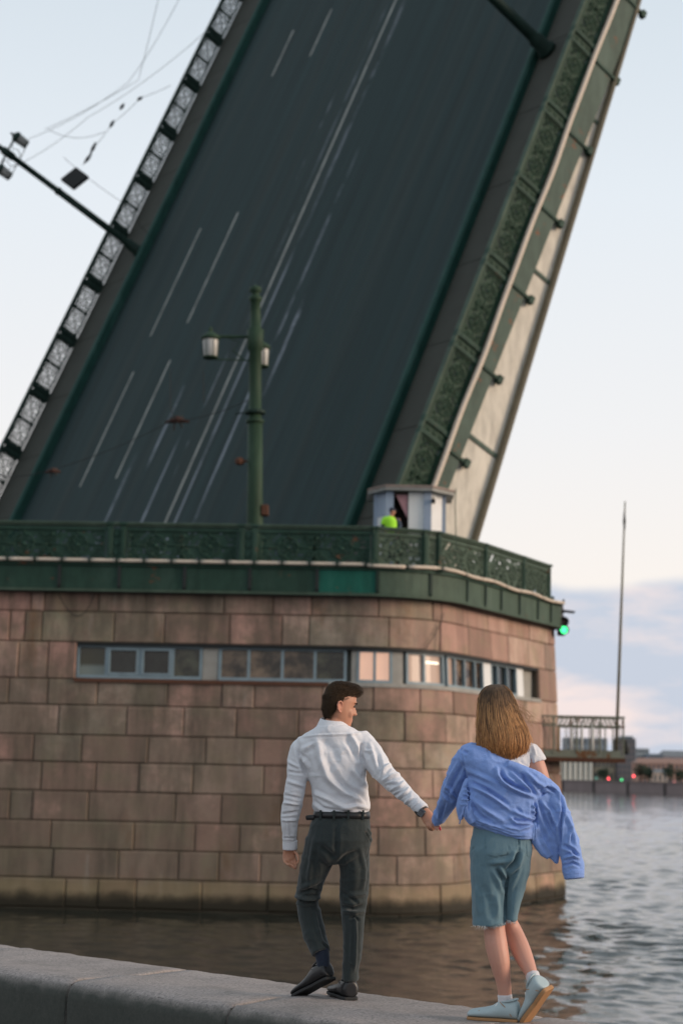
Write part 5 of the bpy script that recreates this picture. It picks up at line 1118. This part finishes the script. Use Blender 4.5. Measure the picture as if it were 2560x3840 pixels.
# blue shirt: on the left arm, slipped off the right shoulder, empty sleeve blowing out
M_BLUE = cloth('blue_striped_cotton', (.205, .325, .68), .12, 420, .85, .15, .25, stripes=((.30, .43, .78), 90))
g = G()
B.body(g, [(2796, 1745, 1850, -.004, .072), (2815, 1722, 1892, -.008, .095), (2850, 1722, 1925, -.014, .112), (2885, 1738, 1965, -.020, .120), (2915, 1752, 2005, -.024, .124), (2945, 1748, 2035, -.026, .126), (2980, 1738, 2030, -.026, .124), (3020, 1736, 2018, -.026, .122), (3060, 1738, 2010, -.024, .122), (3095, 1760, 2005, -.022, .124), (3118, 1815, 2000, -.022, .122), (3135, 1870, 1998, -.022, .115), (3146, 1925, 1994, -.022, .100)], 2.4)
B.limb(g, [(1790, 2832, -.005, 40, .07), (1760, 2832, 0, 44, .068), (1733, 2875, .03, 45, .066), (1710, 2930, .07, 45, .062), (1692, 2972, .11, 42, .058), (1668, 3025, .17, 33, .05), (1646, 3062, .22, 26, .044), (1634, 3082, .245, 20, .038)])
# slipped collar edge crossing the back
B.limb(g, [(1900, 2868, -.11, 20, .030), (1960, 2895, -.115, 26, .030), (2015, 2928, -.095, 30, .034), (2060, 2955, -.05, 26, .034), (2085, 2985, -.02, 20, .032), (2100, 3020, -.02, 14, .028)])
# front flap hanging below, then the loose sleeve
B.limb(g, [(2010, 2990, -.06, 46, .040), (2040, 3060, -.05, 54, .036), (2050, 3120, -.045, 52, .030), (2062, 3170, -.04, 36, .022), (2078, 3210, -.035, 20, .014), (2087, 3238, -.03, 5, .008)], 2.4)
B.limb(g, [(2004, 3100, -.07, 12, .03), (2006, 3140, -.06, 18, .026), (2030, 3180, -.05, 22, .02), (2060, 3212, -.045, 14, .014)])
B.limb(g, [(2060, 2965, -.03, 36, .050), (2085, 3020, -.05, 36, .050), (2105, 3070, -.06, 38, .048), (2122, 3125, -.065, 38, .046), (2136, 3180, -.07, 40, .046), (2144, 3225, -.075, 40, .046), (2148, 3262, -.08, 39, .044), (2151, 3293, -.085, 34, .040)], 2.2)
# side ruffles
for pts in ([(1756, 2925, -.05, 14, .03), (1738, 2975, -.07, 18, .035), (1730, 3020, -.07, 18, .03), (1724, 3050, -.07, 12, .02), (1730, 3075, -.07, 9, .015)], [(1745, 3000, -.09, 16, .03), (1752, 3050, -.10, 18, .03), (1772, 3085, -.10, 14, .02)]):
    B.limb(g, pts)
me = fuse(g, .0056, 2)
drape(me, [F3([(400, 1060), (560, 1140), (700, 1240), (800, 1330)], 20, -.012), F3([(430, 1100), (600, 1190), (760, 1300), (840, 1360)], 24, .011), F3([(640, 930), (650, 1000), (720, 1080), (860, 1150), (980, 1200)], 20, .015), F3([(680, 960), (700, 1030), (800, 1100), (900, 1140)], 22, -.014), F3([(760, 960), (860, 1060), (960, 1150)], 18, .009), F3([(860, 980), (930, 1080), (1010, 1190)], 16, -.010), F3([(900, 960), (1010, 1060), (1080, 1100)], 18, .008),
    F3([(380, 960), (520, 1020), (640, 1080)], 24, .006), F3([(420, 1220), (560, 1330), (700, 1420)], 26, .009), F3([(400, 1270), (500, 1380), (620, 1450)], 20, -.009), F3([(800, 1330), (900, 1380), (990, 1400)], 16, .009), F3([(780, 1400), (880, 1420), (985, 1425)], 14, -.009), F3([(760, 1380), (820, 1440), (960, 1440)], 14, .008), F3([(700, 1470), (850, 1500), (980, 1450)], 16, .007), F3([(430, 1440), (600, 1500), (770, 1560), (950, 1570)], 9, -.005), F3([(430, 1400), (600, 1460), (780, 1520), (960, 1530)], 10, .004),
    F3([(990, 1240), (1000, 1350), (990, 1440)], 14, -.014), F3([(960, 1270), (975, 1290)], 8, .007), F3([(955, 1320), (980, 1335)], 8, .008), F3([(955, 1370), (985, 1385)], 8, .008), F3([(375, 1060), (385, 1180), (380, 1330)], 10, -.012), F3([(340, 1090), (400, 1110)], 8, .008), F3([(335, 1130), (405, 1155)], 8, .008), F3([(330, 1170), (405, 1195)], 8, .008), F3([(320, 1220), (395, 1235)], 8, .008), F3([(310, 1270), (380, 1275)], 8, .007),
    F3([(330, 900), (250, 1050), (190, 1180)], 20, -.008), F3([(290, 860), (200, 1040), (160, 1150)], 18, .006), F3([(180, 1090), (240, 1180), (270, 1220)], 14, .010), F3([(150, 1150), (220, 1230)], 14, -.009), F3([(130, 1220), (100, 1400)], 14, .007), F3([(170, 1240), (120, 1420)], 12, -.006), F3([(310, 760), (380, 800)], 14, -.006), F3([(300, 740), (340, 900), (360, 1000)], 10, -.008),
    F3([(1060, 1250), (1150, 1350), (1200, 1480)], 18, .009), F3([(1020, 1230), (1080, 1400), (1160, 1560)], 20, -.010), F3([(1010, 1450), (1060, 1600), (1150, 1740)], 18, .007), F3([(1220, 1180), (1250, 1300), (1220, 1480), (1215, 1700)], 14, -.014), F3([(1270, 1340), (1330, 1480), (1370, 1640)], 18, .008), F3([(1250, 1640), (1330, 1680), (1390, 1740)], 16, -.010), F3([(1260, 1760), (1340, 1740), (1400, 1760)], 16, .013), F3([(1250, 1830), (1340, 1800), (1400, 1830)], 14, -.010), F3([(1320, 1500), (1300, 1620)], 14, .007), F3([(1130, 1080), (1200, 1160), (1250, 1290)], 10, .008), F3([(1030, 1140), (1100, 1110), (1180, 1150)], 14, -.010), F3([(1270, 1900), (1430, 1900)], 9, .004)], .0032, 22, 15)
bsh = put('shirt', me, M_BLUE, woman, base)
g = G()
for pts in ([(2004, 3085, -.15), (2000, 3105, -.155), (1996, 3135, -.152), (1998, 3152, -.15)], [(2006, 3085, -.15), (2009, 3110, -.155), (2007, 3140, -.15)], [(1752, 3005, -.12), (1738, 3030, -.125), (1728, 3060, -.12), (1722, 3090, -.118)], [(1754, 3005, -.12), (1745, 3040, -.125), (1742, 3070, -.12)]):
    g.tube([P(*q) for q in pts], .0035, 5)
g.build('drawstrings', M_BLUE, bsh, True, off=base)
g = G(); B.limb(g, [(2148, 3262, -.08, 41, .047), (2152, 3296, -.085, 37, .044)]); put('cuff', fuse(g, .006, 2), M_BLUE, bsh, base)
# denim shorts
m = Mat('faded_teal_denim', .9, 0, .2); v = m.coord('Object'); col = m.mix(m.noise(v, 4, 4, .6), (.070, .140, .190), (.120, .205, .255)); col = m.mix(m.math('MULTIPLY', m.noise(m.coord('Object', (1, 1, .3)), 90, 3, .7), .5), col, (.19, .27, .28))
m.color(col); m.bump(m.math('ADD', m.noise(v, 220, 2), m.math('MULTIPLY', m.noise(v, 30, 4), 2.0)), .3, .002); m.b.inputs['Sheen Weight'].default_value = .15; M_DENIM = m.m
g = G()
B.body(g, [(3060, 1782, 1984, 0, .102), (3100, 1775, 1988, 0, .112), (3150, 1766, 1993, -.006, .126), (3195, 1761, 1994, -.010, .134), (3235, 1762, 1986, -.006, .130), (3262, 1770, 1978, 0, .112), (3285, 1790, 1950, 0, .09)], 2.5)
B.limb(g, [(1834, 3200, 0, 70, .125), (1832, 3265, 0, 69, .120), (1831, 3330, .005, 64, .112), (1831, 3400, .01, 61, .106), (1832, 3468, .012, 61, .104)], 2.4)
B.limb(g, [(1932, 3200, 0, 58, .120), (1934, 3260, .005, 50, .112), (1928, 3330, .015, 36, .104), (1919, 3400, .02, 26, .098), (1913, 3450, .022, 21, .094)], 2.4)
me = fuse(g, .0065, 3)
C4 = lambda x, y: (1700+.3358*x, 3050+.3358*y)
def F4(pts, w, a): return ([C4(x, y) for x, y in pts], w*.3358, a)
drape(me, [F4([(735, 430), (680, 560), (600, 640)], 30, -.022), F4([(605, 640), (590, 800), (575, 1000), (570, 1190)], 18, -.009), F4([(520, 600), (560, 660), (590, 720)], 16, .012), F4([(480, 620), (530, 690), (560, 760)], 16, -.010), F4([(430, 640), (500, 760), (540, 900)], 26, .007), F4([(400, 560), (560, 540), (680, 500)], 30, .006), F4([(750, 600), (680, 760), (620, 900)], 24, .006), F4([(330, 800), (400, 1000), (430, 1200)], 40, -.005), F4([(250, 820), (270, 1100)], 34, .005), F4([(480, 900), (500, 1150)], 30, .005),
    F4([(360, 470), (460, 495), (600, 465), (625, 330)], 7, -.004), F4([(350, 250), (355, 460)], 6, -.003), F4([(800, 300), (815, 480), (860, 520)], 7, -.004), F4([(720, 200), (730, 420)], 10, -.006), F4([(190, 420), (230, 380)], 14, -.006)], .0014, 22, 9)
sh = put('shorts', me, M_DENIM, woman, base)
cur = []; rs_ = np.random.default_rng(9)
for x0_, x1_, y0_, y1_, d_ in ((1772, 1832, 3472, 3478, -.09), (1832, 1893, 3478, 3462, -.085), (1893, 1932, 3452, 3458, -.065)):
    for k in range(26):
        t = rs_.random(); x = x0_+(x1_-x0_)*t; y = y0_+(y1_-y0_)*t-4; dd = d_*(1-abs(2*t-1)**3*.3)
        cur.append([P(x, y, dd), P(x+rs_.normal(0, 3), y+6, dd-.003), P(x+rs_.normal(0, 6), y+7+rs_.random()*12, dd)])
strands('frayed_hem', cur, .0011, plain('denim_threads', (.42, .46, .48), .9), sh, base, 3)
# socks and sneakers
M_WSOCK = cloth('white_sock', (.62, .60, .62), .06, 300)
for pts in ([(1891, 3728, .008, 27, .039), (1893, 3755, .010, 26, .038), (1894, 3785, .015, 25, .036), (1892, 3805, .02, 24, .034)], [(1993, 3650, -.05, 26, .038), (2003, 3680, -.07, 26.5, .040), (2014, 3712, -.085, 25, .036), (2020, 3735, -.08, 23, .034)]):
    g = G(); B.limb(g, pts); me = fuse(g, .006, 2); drape(me, [], .001, 60, 3, stretch=(.4, .4, 2.5)); put('sock', me, M_WSOCK, woman, base)
M_SNK = plain('pale_blue_white_leather', (.36, .44, .46), .6, var=.08, scale=12, bump=.2); M_GUM = plain('gum_rubber', (.36, .19, .085), .7, var=.3, scale=14); M_LACE = plain('white_lace', (.7, .7, .68), .8)
hp = at_y(1944, 3840, 8.775); shoe(woman, base, (hp[0], hp[1], PZ+.002), (-.93, .36, 0), (0, 0, 1), .258, .112, M_SNK, M_GUM, 'sneaker', M_LACE, .013, .102)
shoe(woman, base, P(2062, 3710, -.145), (-.40, .55, -.73), (-.62, .38, .55), .258, .112, M_SNK, M_GUM, 'sneaker', M_LACE, .018, .102)
# hair: long, straight, brown warming to copper at the ends
hairrows = [(2566, 1846, 1884, .03, .025), (2574, 1822, 1900, .03, .06), (2592, 1803, 1914, .03, .09), (2620, 1793, 1926, .03, .104), (2650, 1789, 1938, .028, .112), (2690, 1789, 1954, .02, .114), (2730, 1790, 1974, .008, .115), (2770, 1791, 1988, -.006, .115), (2805, 1792, 1990, -.014, .108), (2835, 1806, 1978, -.018, .095), (2855, 1850, 1955, -.02, .07)]
g = G(); B.body(g, [(y, xl+4, xr-4, d, h-.008) for y, xl, xr, d, h in hairrows], 2.2); me = fuse(g, .007, 3)
m = Mat('brown_copper_hair', .5, 0, .3); v = m.coord('Object', (1, 1, .06)); sp_ = m.n('ShaderNodeSeparateXYZ'); m.l(m.coord('Object'), sp_.inputs[0])
z0_, z1_ = P(1890, 2850, 0)[2]-PZ, P(1860, 2600, 0)[2]-PZ
rg = m.n('ShaderNodeMapRange'); m.l(sp_.outputs[2], rg.inputs[0]); rg.inputs[1].default_value = z0_; rg.inputs[2].default_value = z1_
root_c = m.ramp(rg.outputs[0], [(0.0, (.27, .105, .034)), (1.0, (.050, .032, .019)), (.55, (.19, .095, .042))])
tip_c = m.ramp(rg.outputs[0], [(0.0, (.62, .28, .095)), (1.0, (.15, .09, .050)), (.55, (.56, .30, .13))])
m.color(m.mix(m.ramp(m.noise(v, 75, 4, .65), [(.36, 0.0), (.66, 1.0)]), root_c, tip_c)); m.bump(m.noise(v, 150, 3), .5, .004); M_HAIRW = m.m
hw_ = put('hair', me, M_HAIRW, woman, base)
ys = np.array([r[0] for r in hairrows], float); XL = np.array([r[1] for r in hairrows], float); XR = np.array([r[2] for r in hairrows], float); DD = np.array([r[3] for r in hairrows]); HD = np.array([r[4] for r in hairrows])
cur = []
for k in range(2000):
    u = rs_.uniform(-1, 1); side_ = -1 if rs_.random() < .86 else 1; dep = rs_.uniform(.93, 1.03); y1_ = 2785 + 72*rs_.random()**.6 + 22*(u+.1) - 40*max(0, u-.45); y0_ = 2567 + rs_.uniform(0, 4); ph = rs_.random()*6; cv = []
    lean = rs_.normal(0, 4)
    for i in range(13):
        t = (i/12)**1.45; y = y0_ + (y1_-y0_)*t; uu = u; xl, xr, d, h = (np.interp(y, ys, q) for q in (XL, XR, DD, HD))
        x = (xl+xr)/2 + uu*(xr-xl)/2*dep + (1.5+5.0*t)*sin(t*8+.5*ph+3*u) + lean*t*t + (0 if t < .8 else rs_.normal(0, 2.5)); curl = .010*max(0, t-.85)/.15*(rs_.random()-.3)
        cv.append(P(x, y, d + side_*h*dep*max(.02, 1-abs(uu)**2.2)**(1/2.2) + .0015*sin(9*t+ph) - curl*0))
    cur.append(cv)
M_HD = plain('dark_brown_strands', (.085, .042, .020), .5, var=.5); M_HL = plain('copper_strands', (.60, .31, .12), .45, var=.4)
strands('hair_strands', cur[:1500], .0015, M_HAIRW, hw_, base, 4); strands('dark_strands', cur[1500:1720], .0012, M_HD, hw_, base, 4); strands('light_strands', [q[5:] for q in cur[1720:]], .0012, M_HL, hw_, base, 4)
cur = []
for k in range(150):      # flyaways round the outline
    u = rs_.choice([-1, 1])*rs_.uniform(.8, 1.0); ph = rs_.random()*6; y0_, y1_ = rs_.uniform(2570, 2760), 0; y1_ = min(2880, y0_ + rs_.uniform(40, 120)); o_ = rs_.uniform(2, 9); cv = []
    for i in range(7):
        t = i/6; y = y0_+(y1_-y0_)*t; xl, xr, d = (np.interp(y, ys, q) for q in (XL, XR, DD)); cv.append(P((xl+xr)/2 + u*((xr-xl)/2 + o_*sin(pi*min(1, t*.8)) + 3*sin(t*4+ph)), y, d - .03 + .02*sin(ph)))
    cur.append(cv)
strands('flyaway_strands', cur, .0006, M_HL, hw_, base, 3)
cur = []
for k in range(46):      # strands lifted by the wind on the right
    x, y = 1942 + rs_.uniform(-14, 10), 2650 + rs_.uniform(-14, 30); ex, ey = 1985 + rs_.uniform(-5, 42), 2690 + rs_.uniform(-12, 60); cv = []
    for i in range(9):
        t = i/8; cv.append(P(x + (ex-x)*t + 6*sin(t*5+k), y + (ey-y)*t**1.3 + 10*sin(t*4+k*.7)*t, -.02 + .03*sin(k)))
    cur.append(cv)
for k in range(5): cur.append([P(1975+9*cos(a_)+4*k+18*sin(a_*.5), 2725+26*sin(a_*.55)+12*k, 0) for a_ in np.linspace(0, 4.5, 10)])
strands('loose_strands', cur, .0006, plain('pale_brown_hair', (.42, .27, .15), .5), hw_, base, 3)  # loose strands in a paler brown

# ---------------------------------------------------------------- bridge keeper beside the cabin
Wk = Fig(46.4); base = tuple(at_y(1466, 2115, 46.4)); base = (base[0], base[1], 9.05); P = Wk.P
kx = lambda dx, z: (1466 + dx/Wk.k*.92, 2115 - z/Wk.k*.875)
def S_(dx, z, dy, w, d): x, y = kx(dx, z); return (x, y, dy, w/Wk.k*.92, d)
g = G()
for sx_ in (-1, 1): Wk.limb(g, [S_(sx_*.10, .92, 0, .085, .09), S_(sx_*.11, .5, .01, .062, .07), S_(sx_*.11, .1, 0, .045, .05), S_(sx_*.11, .02, -.06, .05, .1)])
Wk.limb(g, [S_(0, .88, 0, .16, .11), S_(0, 1.15, 0, .15, .11), S_(0, 1.35, 0, .19, .12), S_(0, 1.44, 0, .12, .09), S_(.02, 1.5, 0, .055, .06), S_(.03, 1.56, 0, .06, .07)])
Wk.limb(g, [S_(-.20, 1.40, 0, .06, .06), S_(-.25, 1.15, .03, .05, .05), S_(-.16, .98, -.14, .042, .042)]); Wk.limb(g, [S_(.20, 1.40, 0, .06, .06), S_(.25, 1.15, .03, .05, .05), S_(.18, .95, -.05, .042, .042)])
ellipsoid(g, P(*kx(.04, 1.63), 0), ((.078, 0, 0), (0, .095, 0), (0, 0, .115))); ellipsoid(g, P(*kx(.12, 1.62), -.02), ((.02, 0, 0), (0, .014, 0), (0, 0, .02)), 8)
kp = put('person', fuse(g, .016, 3), M_SKIN, None, base); tag(kp, 'bridge worker in a bright yellow-green vest and dark cap beside the cabin door', 'person')
g = G(); Wk.limb(g, [S_(-.01, .95, 0, .18, .14), S_(-.01, 1.15, 0, .18, .14), S_(-.02, 1.34, 0, .20, .145), S_(-.01, 1.43, 0, .16, .11), S_(0, 1.48, 0, .08, .07)]); Wk.limb(g, [S_(-.14, 1.40, 0, .09, .09), S_(-.20, 1.36, 0, .085, .085), S_(-.24, 1.22, .0, .075, .075)])
m = Mat('hi_vis_fabric', .7); m.color((.36, .80, .03)); put('vest', fuse(g, .015, 3), m.m, kp, base)
g = G(); Wk.limb(g, [S_(.16, 1.40, .0, .08, .085), S_(.25, 1.2, .03, .07, .07), S_(.21, 1.0, -.04, .06, .06)]); put('jacket_sleeve', fuse(g, .014, 2), cloth('navy_work_cotton', (.05, .07, .10)), kp, base); g = G(); Wk.limb(g, [S_(-.23, 1.25, .0, .068, .07), S_(-.25, 1.12, .03, .06, .06), S_(-.18, 1.0, -.12, .052, .052)]); put('jacket_sleeve', fuse(g, .014, 2), bpy.data.materials['navy_work_cotton'], kp, base)
g = G()
for sx_ in (-1, 1): Wk.limb(g, [S_(sx_*.09, .98, 0, .105, .115), S_(sx_*.11, .5, .01, .085, .09), S_(sx_*.11, .08, 0, .075, .08)])
put('trousers', fuse(g, .016, 2), M_TROU, kp, base)
g = G(); ellipsoid(g, P(*kx(.03, 1.675), 0), ((.088, 0, 0), (0, .105, 0), (0, 0, .085))); x, y = kx(.13, 1.66); g.obox(P(x, y, -.03), (.05, 0, 0), (0, .05, 0), (0, 0, .01)); put('cap', fuse(g, .012, 2), plain('dark_blue_cap', (.03, .04, .06), .8), kp, base)
